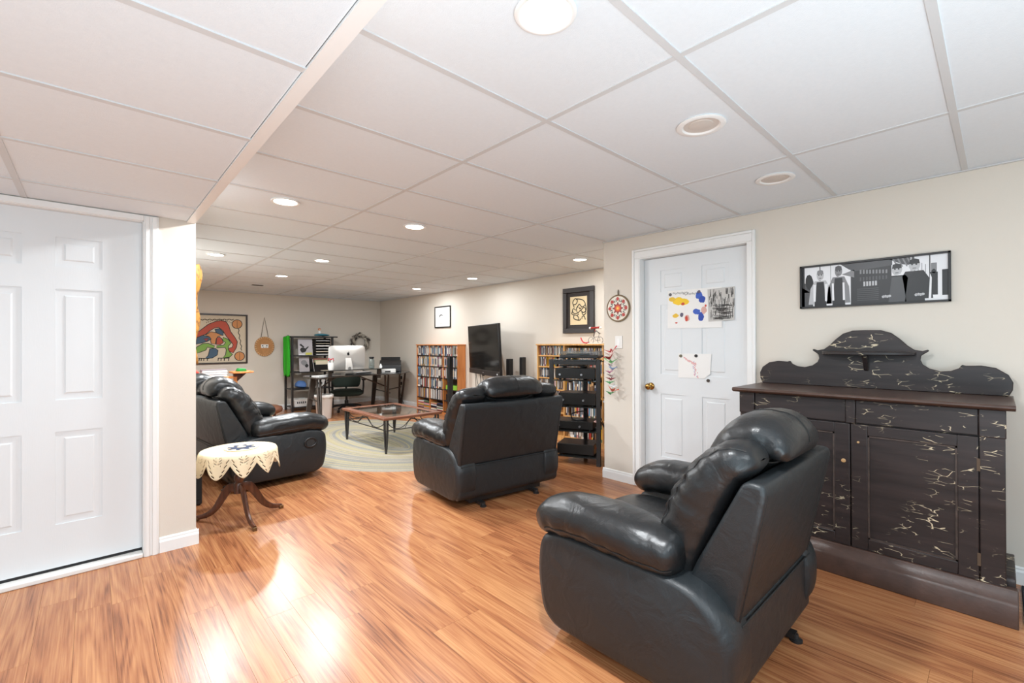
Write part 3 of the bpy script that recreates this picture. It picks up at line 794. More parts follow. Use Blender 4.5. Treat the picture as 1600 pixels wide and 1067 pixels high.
h_.prism(circ(.040, 16), fw, .0135, .015, 1); h_.prism(circ(.026, 16), fw, .015, .0155, 3); h_.prism(circ(.012, 12), fw, .0155, .016, 5)
ob('bead_pattern', h_, [mat('bead_white', srgb(226, 218, 204), .4), mat('bead_red', srgb(176, 48, 40), .35), mat('bead_green', srgb(44, 58, 48), .35), mat('bead_orange', srgb(232, 110, 40), .35), mat('bead_maroon', srgb(110, 40, 36), .35), mat('bead_yellow', srgb(244, 200, 80), .35)], man_)
ob('loop', MB().tube([fw(my-.004, mz+mr-.004, .006), fw(my-.006, mz+mr+.03, .006), fw(my, mz+mr+.048, .006), fw(my+.006, mz+mr+.03, .006), fw(my+.004, mz+mr-.004, .006)], .003, 5), mat('brown_cord', srgb(96, 80, 60), .8), man_)
# switch
sw_ = thing('light_switch', 'white rocker light switch plate between the beaded hanging and the paper cranes', 'light switch', (0, 0, 0))
ob('plate', MB().prism([(-2.479, 1.245), (-2.402, 1.245), (-2.402, 1.362), (-2.479, 1.362)], fw, .001, .007), m_white_plastic, sw_, bevel=.002)
ob('rocker', MB().prism([(-2.457, 1.27), (-2.424, 1.27), (-2.424, 1.337), (-2.457, 1.337)], fw, .007, .010), m_white, sw_, bevel=.002)
# paper crane garland
cg = thing('paper_crane_garland', 'string of folded paper cranes in mixed colours hanging below the light switch', 'garland', (XR-.075, 2.478, 1.25))
ob('string', MB().tube([(.07, 0, -.01), (0.02, 0, .0), (0, 0, -.02), (0, 0, -.44)], .0012, 4), m_paper, cg)
ob('hook', MB().cyl((.074, 0, -.01), (.05, 0, -.01), .004), m_white_plastic, cg)
ccol = [(214, 90, 96), (236, 214, 206), (150, 46, 44), (120, 200, 130), (232, 220, 216), (150, 170, 200), (196, 120, 150), (206, 196, 190), (140, 54, 60), (90, 170, 110), (226, 226, 226), (210, 110, 90), (84, 150, 90)]
for i, c in enumerate(ccol):
    a = rr.uniform(0, 2*PI); z = -.035-.033*i; s = .042+rr.random()*.012
    m4 = Matrix.Translation((rr.uniform(-.012, .012), rr.uniform(-.02, .02), z)) @ Matrix.Rotation(a, 4, 'Z') @ Matrix.Rotation(rr.uniform(-.4, .4), 4, 'X') @ Matrix.Scale(s, 4)
    V = [(0, .35, 0), (0, -.35, 0), (.14, 0, .05), (-.14, 0, .05), (0, 0, .32), (1.15, .12, .55), (-1.15, .12, .55), (0, 1.15, .75), (0, 1.3, .55), (0, -1.2, .85), (.05, .2, -.05), (-.05, .2, -.05), (0, 0, -.22)]
    F = [(0, 2, 4), (0, 4, 3), (1, 4, 2), (1, 3, 4), (0, 12, 2), (0, 3, 12), (1, 2, 12), (1, 12, 3), (2, 0, 5), (2, 5, 4), (2, 1, 5), (3, 6, 0), (3, 4, 6), (3, 6, 1), (0, 10, 7), (0, 7, 11), (7, 8, 10), (7, 11, 8), (1, 2, 9), (1, 9, 3)]
    ob('paper_crane', MB().add([m4 @ Vector(v) for v in V], F), mat('crane_%d' % i, srgb(*c), .6), cg)

# ---------------------------------------------------------------- lace covered side table
st = thing('pedestal_table', 'dark wooden tripod pedestal table carrying a lace cloth, at the wall corner', 'table', (.80, 3.83, 0))
TZ = .52
ob('table_top', MB().lathe([(0, TZ-.018), (.225, TZ-.018), (.235, TZ-.012), (.24, TZ-.006), (.235, TZ), (0, TZ)], 40), m_walnut, st, smooth=40)
ob('column', MB().lathe([(.0, .20), (.034, .20), (.034, .27), (.026, .28), (.033, .30), (.033, .325), (.022, .34), (.030, .365), (.034, .39), (.030, .42), (.020, .44), (.026, .452), (.020, .465), (.05, .485), (.055, TZ-.019), (0, TZ-.019)], 22), m_walnut, st, smooth=45)
def tri_leg(a):
    mb = MB(); P = spline([(.02, 0, .235), (.07, 0, .235), (.12, 0, .165), (.17, 0, .085), (.235, 0, .038), (.305, 0, .022)], 16); rings = []
    for i, p in enumerate(P):
        d = (P[min(i+1, 15)]-P[max(i-1, 0)]).normalized(); u = Vector((-d.z, 0, d.x)); t = i/15
        hh = .034*(1-t)+.014*t; ww = .015*(1-t)+.011*t
        rings.append([Matrix.Rotation(a, 3, 'Z') @ (p+u*y+Vector((0, x, 0))) for x, y in ((-ww, -hh*.6), (-ww*.5, -hh), (ww*.5, -hh), (ww, -hh*.6), (ww, hh*.6), (ww*.5, hh), (-ww*.5, hh), (-ww, hh*.6))])
    return mb.rings([[tuple(v) for v in r] for r in rings])
for a in (math.radians(-84), math.radians(8), math.radians(140)):
    lg = ob('leg', tri_leg(a), m_walnut, st, smooth=50)
    e = Vector((.305*math.cos(a), .305*math.sin(a), 0))
    ob('brass_toe', MB().box(-.018, .012, -.013, .013, .0, .026, M=Matrix.Translation(e) @ Matrix.Rotation(a, 4, 'Z')), mat('tarnished_brass', srgb(120, 96, 66), .4, metal=.8), lg, bevel=.004)
# crocheted cloth: open mesh with pineapple points
m_lace = mat('cream_crochet', srgb(224, 207, 174), .85, bump=.25, bscale=420)
def doily(R, points, drop, zt, c, seed=0):
    NA, rows_ = points*48, 44
    mb = MB(); idx = {}
    def lim(a):
        f = (a*points/(2*PI)+.15*seed) % 1; x = abs(f-.5)*2
        return drop*(.42+.58*(1-x**1.5))
    for j in range(rows_+1):
        for i in range(NA):
            a = 2*PI*i/NA; Ls = R+lim(a); s = Ls*j/rows_
            hang = max(0, s-R)
            if s <= R: r, z = s, 0
            else:
                r = R+.012*math.sin(min(hang/.03, 1)*PI/2)+hang*.10+.006*math.sin(a*points*1.0+1)*hang/drop*2; z = -hang+.004
                z = -max(0, hang-.004)
            idx[j, i] = len(mb.v); mb.v.append((c[0]+r*math.cos(a), c[1]+r*math.sin(a), zt+z))
    for j in range(rows_):
        for i in range(NA):
            a = 2*PI*(i+.5)/NA; Ls = R+lim(a); s = Ls*(j+.5)/rows_; hang = s-R
            f = (a*points/(2*PI)+.15*seed) % 1; x = (f-.5)*2
            hole = False
            if hang > .012:
                t = hang/drop
                edge = .80*(1-t*.75)
                if t < .42 and (i % 2 == 0) and (j % 2 == 0) and abs(abs(x)-.32+t*.45) < .14: hole = True       # fan of eyelets
                if .16 < t and abs(abs(x)-(1.02-t*.9)) < .06 and j % 2 == 0: hole = True                        # open row inside the edge
            elif hang < -.03 and j % 5 == 0 and i % 3 == 0 and s > .1: hole = True
            if not hole:
                mb.f.append((idx[j, i], idx[j, (i+1) % NA], idx[j+1, (i+1) % NA], idx[j+1, i])); mb.m.append(0)
    return mb
cl_ = ob('lace_tablecloth', doily(.240, 10, .160, TZ+.004, (0, 0), 1), m_lace, smooth=180, loc=(.80, 3.83, 0))
sol = cl_.modifiers.new('thickness', 'SOLIDIFY'); sol.thickness = .0018; sol.offset = 1
tag(cl_, 'cream crocheted lace cloth with pointed scallops draped over the tripod table', 'tablecloth')
dm = thing('crocheted_mat', 'small white crocheted mat with blue star centre lying on the lace cloth', 'doily', (.815, 3.825, TZ+.0065))
ob('white_border', MB().rings([[((r*(1+.03*math.sin(i*PI/2)))*math.cos(2*PI*i/64), (r*(1+.03*math.sin(i*PI/2)))*math.sin(2*PI*i/64), z) for i in range(64)] for r, z in ((.005, 0), (.108, 0), (.110, .004), (.104, .006), (.005, .006))]), m_lace, dm)
stp = [((.092 if i % 4 in (1, 2) else .060)*math.cos(2*PI*i/32), (.092 if i % 4 in (1, 2) else .060)*math.sin(2*PI*i/32)) for i in range(32)]
ob('blue_star', MB().prism(stp, lambda a, c, z: (a, c, z), .006, .0085), mat('navy_yarn', srgb(46, 58, 88), .9, bump=.3, bscale=300), dm)
ob('white_rosette', MB().lathe([(.026, 0), (.030, .003), (.02, .007), (.008, .004), (0, .004)], 12, (0, 0, .0085)), m_lace, dm, smooth=50)
# black speaker box behind the little table
sb = thing('subwoofer', 'black box speaker on the floor between the side wall and the loveseat', 'speaker', (.585, 4.52, 0))
ob('cabinet', MB().box(-.07, .07, -.14, .14, .012, .36), m_black, sb, bevel=.006)
ob('grille', MB().box(-.058, .058, -.146, -.14, .05, .34), mat('speaker_cloth', (.01, .01, .011), .9), sb, bevel=.004)
for a in (-.05, .05):
    for b_ in (-.11, .11): ob('foot', MB().cyl((a, b_, 0), (a, b_, .013), .012), m_black, sb)

# ---------------------------------------------------------------- hanging on the side wall
hg = thing('orange_hanging', 'mottled yellow orange cloth hanging on the side wall behind the corner', 'wall hanging', (XL, 3.78, 0))
P = []
rings = []
for i in range(40):
    u = i/39; z = 1.83-u*.66; wv = .10+.02*math.sin(u*9)-.045*u; dep = .052-.026*u+.012*math.sin(u*14)
    rings.append([(.006+max(0, dep*(.55+.45*math.sin(q/19*PI*5+u*4)))*(math.sin(PI*min(max(q/19, .02), .98))**.4), -wv+2*wv*q/19, z+.012*math.sin(q*.8)) for q in range(20)]+[(.004, wv-2*wv*q/19, z) for q in range(20)])
m_orc = bpy.data.materials.new('orange_batik'); m_orc.use_nodes = True
N, L = nt(m_orc); tcn = N.new('ShaderNodeTexCoord'); nn = N.new('ShaderNodeTexNoise'); nn.inputs['Scale'].default_value = 16; nn.inputs['Detail'].default_value = 4; nn.inputs['Distortion'].default_value = 1.5
cr = N.new('ShaderNodeValToRGB'); L.new(tcn.outputs['Object'], nn.inputs[0]); L.new(nn.outputs[0], cr.inputs[0]); L.new(cr.outputs[0], N['Principled BSDF'].inputs['Base Color'])
e = cr.color_ramp.elements; e[0].position = .36; e[0].color = (*srgb(96, 58, 24), 1); e[1].position = .52; e[1].color = (*srgb(176, 122, 46), 1)
N['Principled BSDF'].inputs['Roughness'].default_value = .6
ob('cloth', MB().rings(rings), m_orc, hg, smooth=180)
ob('peg', MB().cyl((0, 0, 1.80), (.05, 0, 1.81), .008), m_oak, hg)

# ---------------------------------------------------------------- back wall pictures
fb = lambda u, z, d: (u, YB-d, z)
wp = thing('woodland_painting', 'framed painting with bold black outlines in red, green and blue on the back wall', 'painting', (0, 0, 0))
U0, U1, Z0, Z1 = .80, 2.165, .935, 1.85
f_ = MB()
for a in ((U0, U1, Z0, Z0+.028), (U0, U1, Z1-.028, Z1), (U0, U0+.028, Z0+.028, Z1-.028), (U1-.028, U1, Z0+.028, Z1-.028)):
    f_.prism([(a[0], a[2]), (a[1], a[2]), (a[1], a[3]), (a[0], a[3])], fb, .002, .03)
ob('frame', f_, mat('dark_brown_frame', srgb(52, 40, 34), .4), wp)
pa = MB(); lvl = [0]
def S(pts, c, outl=.012):
    """a shape from the painting in its pixel frame (scale 8.893 about 300,480), outlined in black"""
    lvl[0] += 1
    Q = [Vector((*ony(300+x/8.893, 480+y/8.893), 0)) for x, y in pts]
    Q = [(max(min(q.x, U1-.03), U0+.03), max(min(q.y, Z1-.03), Z0+.03)) for q in Q]
    cc = Vector((sum(q[0] for q in Q)/len(Q), sum(q[1] for q in Q)/len(Q)))
    if outl:
        O = []
        n = len(Q); area = sum(Q[i-1][0]*Q[i][1]-Q[i][0]*Q[i-1][1] for i in range(n))
        for i in range(n):
            a, b_ = Vector(Q[i-1]), Vector(Q[(i+1) % n]); d = (b_-a).normalized(); nn_ = Vector((d.y, -d.x))*(1 if area > 0 else -1)
            O.append(tuple(Vector(Q[i])+nn_*outl))
        pa.prism(O, fb, .004, .0060+lvl[0]*.0003, 1)
    pa.prism(Q, fb, .004, .0061+lvl[0]*.0003, c)
def ony(px, py):
    d = _f+CR*(px-800)/708.01-CU*(py-533.5)/708.01
    t = YB/d.y
    return t*d.x, CAM.z+t*d.z
pa.prism([(U0+.02, Z0+.02), (U1-.02, Z0+.02), (U1-.02, Z1-.02), (U0+.02, Z1-.02)], fb, .003, .006, 0)
S([(-260, 560), (-200, 400), (20, 380), (110, 330), (230, 240), (330, 200), (400, 190), (470, 205), (505, 260), (530, 340), (590, 420), (625, 480), (610, 560), (570, 630), (520, 610), (510, 575), (560, 560), (575, 520), (540, 470), (480, 400), (430, 320), (370, 275), (310, 285), (250, 320), (190, 370), (110, 400), (-60, 470), (-180, 640)], 2)
S([(320, 310), (380, 300), (430, 350), (430, 390), (380, 370), (340, 350)], 4)
S([(190, 390), (260, 345), (340, 360), (420, 395), (360, 400), (330, 440), (320, 510), (270, 500), (260, 450), (230, 400)], 5)
S([(345, 430), (380, 415), (410, 440), (430, 490), (390, 515), (340, 515)], 2)
S([(60, 430), (150, 395), (240, 415), (260, 440), (210, 470), (140, 490), (60, 510)], 4); S([(160, 440), (230, 430), (200, 470)], 6, .008)
S([(430, 420), (500, 450), (535, 500), (500, 540), (500, 590), (530, 640), (560, 650), (520, 690), (430, 700), (470, 660), (480, 590), (460, 555), (340, 560), (345, 540), (440, 530), (470, 490), (430, 460)], 3)
S([(60, 560), (150, 510), (220, 505), (310, 540), (300, 565), (210, 550), (190, 590), (110, 620), (60, 640)], 3)
S([(250, 580), (320, 575), (355, 600), (345, 660), (280, 700), (180, 710), (230, 670)], 4)
for x, y in ((625, 235), (660, 680)):
    S([(x+64*math.cos(2*PI*i/24), y+56*math.sin(2*PI*i/24)) for i in range(24)], 5, .012); S([(x-2, y-52), (x+2, y-52), (x+3, y+52), (x-3, y+52)], 1, 0)
def line(pts, r=.006): pa.tube([fb(*ony(300+x/8.893, 480+y/8.893), .0075) for x, y in pts], r, 4, 1)
line([(640+8*math.sin(i*1.1)+i*2.2, 300+i*13) for i in range(24)]); line([(60+i*14, 172+8*math.sin(i*1.3)) for i in range(38)])
for x in (100, 130, 165, 215, 365, 405, 450, 510): line([(x, 705), (x-4, 745)], .007)
line([(90, 708), (240, 712)], .008); line([(360, 706), (520, 706)], .008)
for i in range(14): line([(200+i*26, 222-math.sin(i/13*PI)*40), (204+i*26, 205-math.sin(i/13*PI)*40)], .004)
ob('canvas', pa, [mat('cream_canvas', srgb(214, 200, 176), .7), m_ink, paint((186, 78, 56)), paint((126, 168, 72)), paint((66, 92, 116)), paint((206, 140, 84)), paint((150, 60, 66))], wp)
# leather disc
dk = thing('hide_disc', 'round tan hide disc with stitched rim on the back wall, beside the painting', 'wall hanging', (0, 0, 0))
cx_, cz_, R_ = 2.457, 1.25, .172
ob('disc', MB().rings([[fb(cx_+r*math.cos(2*PI*i/40), cz_+r*1.1*math.sin(2*PI*i/40), d) for i in range(40)] for r, d in ((.003, .002), (R_, .002), (R_, .022), (R_-.012, .028), (R_-.03, .020), (.003, .024))]), mat('tan_hide', srgb(186, 134, 84), .7, var=.15, vscale=20), dk, smooth=50)
s_ = MB()
for i in range(26):
    a = 2*PI*i/26; s_.box(-.004, .004, -.014, .014, -.003, .003, M=Matrix.Translation(fb(cx_+(R_-.012)*math.cos(a), cz_+(R_-.012)*1.1*math.sin(a), .029)) @ Matrix.Rotation(-a, 4, 'Y') @ Matrix.Rotation(PI/2, 4, 'Y') @ Matrix.Rotation(PI/2, 4, 'X'))
tag(ob('rim_stitch', s_, mat('pale_thong', srgb(226, 196, 150), .7), dk), kind='stuff')
s_ = MB(); s_.prism([(cx_-.062, cz_-.028), (cx_+.062, cz_-.028), (cx_+.066, cz_+.04), (cx_-.066, cz_+.04)], fb, .023, .027, 0)
for q in (-.036, .036): s_.prism(blob(cx_+q, cz_+.014, .012, 10, q*50), fb, .027, .029, 1); s_.prism(blob(cx_+q*.7, cz_-.014, .007, 8, q*30), fb, .027, .029, 1)
ob('emblem', s_, [m_white, m_ink], dk)
s_ = MB(); s_.tube([fb(cx_-.062, cz_+.175, .02), fb(cx_-.03, 1.62, .008), fb(cx_, 1.81, .006), fb(cx_+.035, 1.62, .008), fb(cx_+.066, cz_+.175, .02)], .005, 5)
ob('cord', s_, mat('brown_cord', srgb(96, 80, 60), .8), dk)
# wreath of grey twigs
wr = MB(); rr = random.Random(11)
wr.tube([fb(4.364+.165*math.cos(2*PI*i/32), 1.325+.165*math.sin(2*PI*i/32), (.045+.012*math.sin(i*2))) for i in range(32)], .034, 6, 0, True)
lf = MB()
for i in range(100):
    a = rr.random()*2*PI; r = .165+rr.uniform(-.04, .04); c = Vector(fb(4.364+r*math.cos(a), 1.325+r*math.sin(a), .055+rr.random()*.03))
    M_ = Matrix.Translation(c) @ Matrix.Rotation(-a+PI/2+rr.uniform(-.7, .7), 4, 'Y') @ Matrix.Rotation(rr.uniform(-.5, .5), 4, 'X')
    l = rr.uniform(.035, .065); V = [(-l, 0, 0), (-l*.3, 0, .024), (l*.4, 0, .021), (l, 0, 0), (l*.4, 0, -.021), (-l*.3, 0, -.024), (0, -.01, 0), (0, .006, 0)]
    lf.add([M_ @ Vector(v) for v in V], [(i_, (i_+1) % 6, 6) for i_ in range(6)]+[((i_+1) % 6, i_, 7) for i_ in range(6)], rr.randrange(3))
t = thing('wreath', 'round dried leaf wreath on the back wall above the computer', 'wreath', (0, 0, 0))
ob('twig_ring', wr, mat('grey_twigs', srgb(104, 96, 86), .9), t)
tag(ob('leaves', lf, [mat('leaf_pale', srgb(176, 168, 154), .8), mat('leaf_dark', srgb(72, 66, 62), .8), mat('leaf_mid', srgb(124, 116, 106), .8)], t), kind='stuff')

# ---------------------------------------------------------------- niche wall frames
fn = lambda u, z, d: (XN-d, -u, z)
def framed(name, label, u0, u1, z0, z1, fwid, m_f, mw, m_m, depth=.03):
    t = thing(name, label, 'picture', (0, 0, 0)); f_ = MB()
    for a in ((u0, u1, z0, z0+fwid), (u0, u1, z1-fwid, z1), (u0, u0+fwid, z0+fwid, z1-fwid), (u1-fwid, u1, z0+fwid, z1-fwid)):
        f_.prism([(a[0], a[2]), (a[1], a[2]), (a[1], a[3]), (a[0], a[3])], fn, .002, depth)
    ob('frame', f_, m_f, t, bevel=.004)
    ob('mount', MB().prism([(u0+fwid, z0+fwid), (u1-fwid, z0+fwid), (u1-fwid, z1-fwid), (u0+fwid, z1-fwid)], fn, .003, .012), m_m, t)
    return t
t = framed('line_drawing', 'large dark framed drawing of a curled figure on cream paper, above the stereo', -4.16, -3.63, 1.43, 2.052, .065, mat('charcoal_frame', srgb(50, 46, 46), .35), .1, mat('dark_mount', srgb(62, 56, 54), .8), .04)
g = MB(); a0, a1, b0, b1 = -4.045, -3.755, 1.545, 1.93
g.prism([(a0, b0), (a1, b0), (a1, b1), (a0, b1)], fn, .012, .0135, 0)
def dl(pts, r=.006): g.tube([fn(a0+(a1-a0)*x, b0+(b1-b0)*y, .014) for x, y in spline2(pts)], r, 5, 1)
def spline2(pts): return [(v.x, v.y) for v in spline([(x, y, 0) for x, y in pts], len(pts)*5)]
dl([(.25, .62), (.16, .80), (.30, .93), (.44, .86), (.36, .74), (.22, .72)]); dl([(.36, .92), (.6, .90), (.80, .84), (.9, .70), (.72, .62), (.55, .72), (.42, .60)])
dl([(.9, .70), (.96, .52), (.80, .42), (.62, .50), (.46, .42), (.38, .56), (.46, .66)]); dl([(.62, .50), (.86, .60), (.93, .40), (.78, .34), (.70, .44)])
dl([(.46, .42), (.28, .40), (.14, .48), (.20, .58), (.34, .52)]); dl([(.14, .48), (.10, .40), (.24, .36), (.40, .34), (.52, .38)])
dl([(.24, .36), (.22, .24), (.36, .18), (.56, .16), (.64, .22)]); dl([(.40, .34), (.52, .24), (.48, .18)]); dl([(.70, .20), (.72, .28), (.84, .29), (.88, .22), (.90, .17)]); dl([(.52, .62), (.60, .56), (.66, .60)])
ob('drawing', g, [mat('warm_paper', srgb(236, 214, 172), .7), m_ink], t)
t = framed('small_framed_print', 'small thin black framed white print above the shelves of disc cases', -7.42, -6.895, 1.592, 2.0, .022, m_blackm, .1, m_paper, .022)
g = MB(); g.prism([(-7.39, 1.62), (-6.925, 1.62), (-6.925, 1.97), (-7.39, 1.97)], fn, .012, .0125, 0)
g.prism([(-7.27, 1.80), (-7.25, 1.835), (-7.21, 1.85), (-7.16, 1.84), (-7.13, 1.82), (-7.17, 1.825), (-7.20, 1.83), (-7.23, 1.82), (-7.25, 1.795)], fn, .0125, .0135, 1)
g.tube([fn(-7.24+.009*i, 1.675+.007*math.sin(i*2.1), .0127) for i in range(26)], .002, 4, 1)
ob('print', g, [m_paper, m_ink], t)

# ---------------------------------------------------------------- braided rug
rg = MB(); RA, RB, NR, NS = 1.20, 1.80, 52, 128
rcols = [(152, 144, 126), (142, 136, 120), (160, 150, 120), (132, 130, 124), (148, 142, 130), (164, 154, 124), (137, 132, 124), (154, 144, 114), (126, 126, 122), (156, 148, 134)]
rr = random.Random(5); seq = []
for i in range(NR): seq += [rr.randrange(len(rcols))]
rings = []; rmat = []
for i in range(NR):
    for f_, z in ((0, .004), (.25, .011), (.75, .011)):
        k = 1-(i+f_)/NR*.985
        off = (RB-RA)*(1-k)*.0
        rings.append([((RA*k)*math.cos(2*PI*q/NS), (RB-RA*(1-k))*math.sin(2*PI*q/NS), z) for q in range(NS)])
rings = [[(p[0]*1.004, p[1]*1.004, .0) for p in rings[0]]]+rings
rg.rings(rings, 0)
fi = 0
for i in range(len(rings)-1):
    for q in range(NS): rg.m[fi] = seq[min(max(i-1, 0)//3, NR-1)]; fi += 1
rug_m = [mat('braid_%d' % i, srgb(*c), .95, bump=.6, bscale=170, var=.12, vscale=90) for i, c in enumerate(rcols)]
tag(ob('braided_rug', rg, rug_m, smooth=60, loc=(2.82, 5.76, .0005)), 'large oval braided rug in grey, cream and pale yellow under the coffee table', 'rug')

# ---------------------------------------------------------------- coffee table
ct = thing('coffee_table', 'glass topped coffee table with rust brown rim and scrolled iron base on the rug', 'coffee table', (2.87, 5.43, .0125))
TX, TY, TH = .40, .60, .42
ri = MB(); q = .085
for a in ((-TX, TX, -TY, -TY+q), (-TX, TX, TY-q, TY), (-TX, -TX+q, -TY+q, TY-q), (TX-q, TX, -TY+q, TY-q)): ri.box(*a, TH-.03, TH)
ob('rim', ri, m_tablerim, ct, bevel=.005)
ob('glass', MB().box(-TX+q-.008, TX-q+.008, -TY+q-.008, TY-q+.008, TH-.012, TH-.003), m_glass, ct)
m_iron = mat('grey_wrought_iron', srgb(74, 72, 70), .45, metal=.5)
for sx in (-1, 1):
    for sy in (-1, 1):
        lg = MB(); x, y = sx*(TX-.05), sy*(TY-.05)
        for dx, dy in ((.024, 0), (-.024, 0), (0, .024), (0, -.024)):
            lg.tube([(x+dx, y+dy, TH-.03), (x+dx*.95, y+dy*.95, .25), (x+dx*.5, y+dy*.5, .08), (x+dx*.2, y+dy*.2, 0)], .009, 6)
        ob('leg', lg, m_iron, ct, smooth=60)
ap = MB()
for sy in (-1, 1):
    y = sy*(TY-.05); ap.tube([(-TX+.05, y, .265), (TX-.05, y, .265)], .007, 5)
    for s in (-1, 1): ap.tube(spline([(s*.02, y, .385), (s*.11, y, .30), (s*.20, y, .275), (s*.29, y, .31), (s*.33, y, .37)], 12), .005, 5)
    ap.tube(spline([(-.10, y, .275), (-.05, y, .35), (0, y, .37), (.05, y, .35), (.10, y, .275)], 12), .005, 5)
for sx in (-1, 1):
    x = sx*(TX-.05); ap.tube([(x, -TY+.05, .265), (x, TY-.05, .265)], .007, 5)
    for s in (-1, 1): ap.tube(spline([(x, s*.02, .385), (x, s*.16, .30), (x, s*.30, .275), (x, s*.44, .31), (x, s*.53, .37)], 12), .005, 5)
    ap.tube(spline([(x, -.2, .275), (x, -.1, .35), (x, 0, .37), (x, .1, .35), (x, .2, .275)], 12), .005, 5)
ob('scrolled_apron', ap, m_iron, ct, smooth=60)

# ---------------------------------------------------------------- shelves of disc cases
ordn = ['top', 'second', 'third', 'fourth', 'fifth', 'lowest', 'seventh', 'eighth']
NC = {'grey': (120, 118, 116), 'pale': (206, 202, 194), 'black': (34, 32, 32), 'white': (232, 230, 224), 'brown': (110, 78, 56), 'blue': (92, 140, 172), 'red': (164, 48, 40), 'yellow': (226, 178, 60), 'green': (98, 122, 84), 'tan': (190, 150, 104), 'purple': (92, 70, 100), 'navy': (50, 60, 92), 'pink': (200, 140, 140)}
WT = ['grey']*5+['pale']*5+['black']*4+['white']*4+['brown']*3+['blue']*2+['red', 'yellow', 'green', 'tan', 'tan', 'purple', 'navy', 'navy', 'pink']
case_m = {k: mat('case_'+k, srgb(*v), .35) for k, v in NC.items()}
case_me = {}
ORD = ['first', 'second', 'third', 'fourth', 'fifth', 'sixth', 'seventh', 'eighth', 'ninth', 'tenth', 'eleventh', 'twelfth', 'thirteenth', 'fourteenth', 'fifteenth']
seen = {}
def nth(key):
    seen[key] = seen.get(key, 0)+1
    return ORD[min(seen[key], 15)-1]
def case_mesh(kind, col, h, d, wd):
    key = (kind, col, round(h, 3), round(wd, 4))
    if key not in case_me:
        mb = MB().box(0, d, -wd/2+.0004, wd/2-.0004, 0, h, 0)
        mb.box(-.0006, .0002, -wd/2+.002, wd/2-.002, h*.18, h*.80, 1)     # printed spine
        case_me[key] = mesh_of(mb, kind, [case_m[col], case_m[rr.choice(WT)]])
    return case_me[key]
rr = random.Random(21)
bk = thing('media_bookcase', 'low honey wood bookcase packed with disc cases, in three columns along the niche wall', 'bookcase', (0, 0, 0))
BX0, BX1, BY0, BY1, BZ = 4.695, 4.865, 6.45, 7.82, 1.28
ob('side_panel', MB().box(BX0, BX1, BY0, BY0+.018, 0, BZ-.018), m_orangewood, bk, bevel=.001); ob('side_panel', MB().box(BX0, BX1, BY1-.018, BY1, 0, BZ-.018), m_orangewood, bk, bevel=.001)
ob('top_board', MB().box(BX0-.012, BX1, BY0-.014, BY1+.014, BZ-.018, BZ), m_orangewood, bk, bevel=.003)
ob('back_panel', MB().box(BX1-.008, BX1, BY0+.018, BY1-.018, .04, BZ-.018), m_black, bk)
ob('plinth', MB().box(BX0+.02, BX0+.035, BY0+.018, BY1-.018, 0, .045), m_orangewood, bk)
cw_ = (BY1-BY0-.036-.03)/3
cols_ = []
for c in range(3):
    y0 = BY0+.018+c*(cw_+.015); cols_.append((y0, y0+cw_))
    if c < 2: ob('divider', MB().box(BX0+.002, BX1-.008, y0+cw_, y0+cw_+.015, .045, BZ-.018), m_orangewood, bk)
m_shelfdark = mat('dark_shelf_edge', srgb(46, 34, 28), .6)
rowh = (BZ-.018-.045)/6
for r in range(6):
    z = .045+r*rowh
    for c in range(3): ob('shelf', MB().box(BX0+.004, BX1-.008, cols_[c][0], cols_[c][1], z, z+.014), m_shelfdark, bk)
colname = {0: 'near', 1: 'middle', 2: 'far'}
nobj = 0; crumbs = MB(); cmi = []; ckeys = list(NC)
slots = []
for r in range(5, -1, -1):
    for c in (0, 1, 2):
        if c == 0 and r < 3 and r != 0 and rr.random() < .0: continue
        z = .045+r*rowh+.0145; y = cols_[c][1]-.003
        if r == 0: continue
        while y > cols_[c][0]+.016:
            wd = rr.choice((.0135, .0135, .0135, .009, .022)); 
            if c == 0 and r in (1, 2): break
            slots.append((r, c, y-wd/2, z, wd, (.180 if rr.random() < .8 else .166))); y -= wd+.0004
            if rr.random() < .012: y -= .012
# the cases on the upper shelves show largest
slots.sort(key=lambda q_: (-q_[0], q_[1]))
for (r, c, y, z, wd, h) in slots:
    col = rr.choice(WT)
    if r == 4 and c == 2 and y < cols_[2][0]+.03: col = 'yellow'
    if r == 3 and c == 2 and y > cols_[2][1]-.11: col = 'blue'
    if r == 2 and c == 2 and y > cols_[2][1]-.08: col = 'white'
    if nobj < 300:
        o = ob('disc_case', case_mesh('disc_case', col, h, .135, wd), None, loc=(BX0+.012+rr.uniform(0, .008), y, z))
        tag(o, '%s %s disc case from the left, %s column, %s shelf of the honey bookcase' % (nth((r, c, col)), col, colname[c], ordn[5-r]), 'disc case', 'disc cases on the %s shelf of the honey bookcase' % ordn[5-r])
        nobj += 1
    else:
        x = BX0+.012+rr.uniform(0, .008); crumbs.box(x, x+.135, y-wd/2+.0004, y+wd/2-.0004, z, z+h, ckeys.index(col))
if crumbs.v: tag(ob('further_disc_cases', crumbs, [case_m[k] for k in ckeys]), 'remaining disc cases filling the lower shelves of the honey bookcase', 'disc case', kind='stuff')
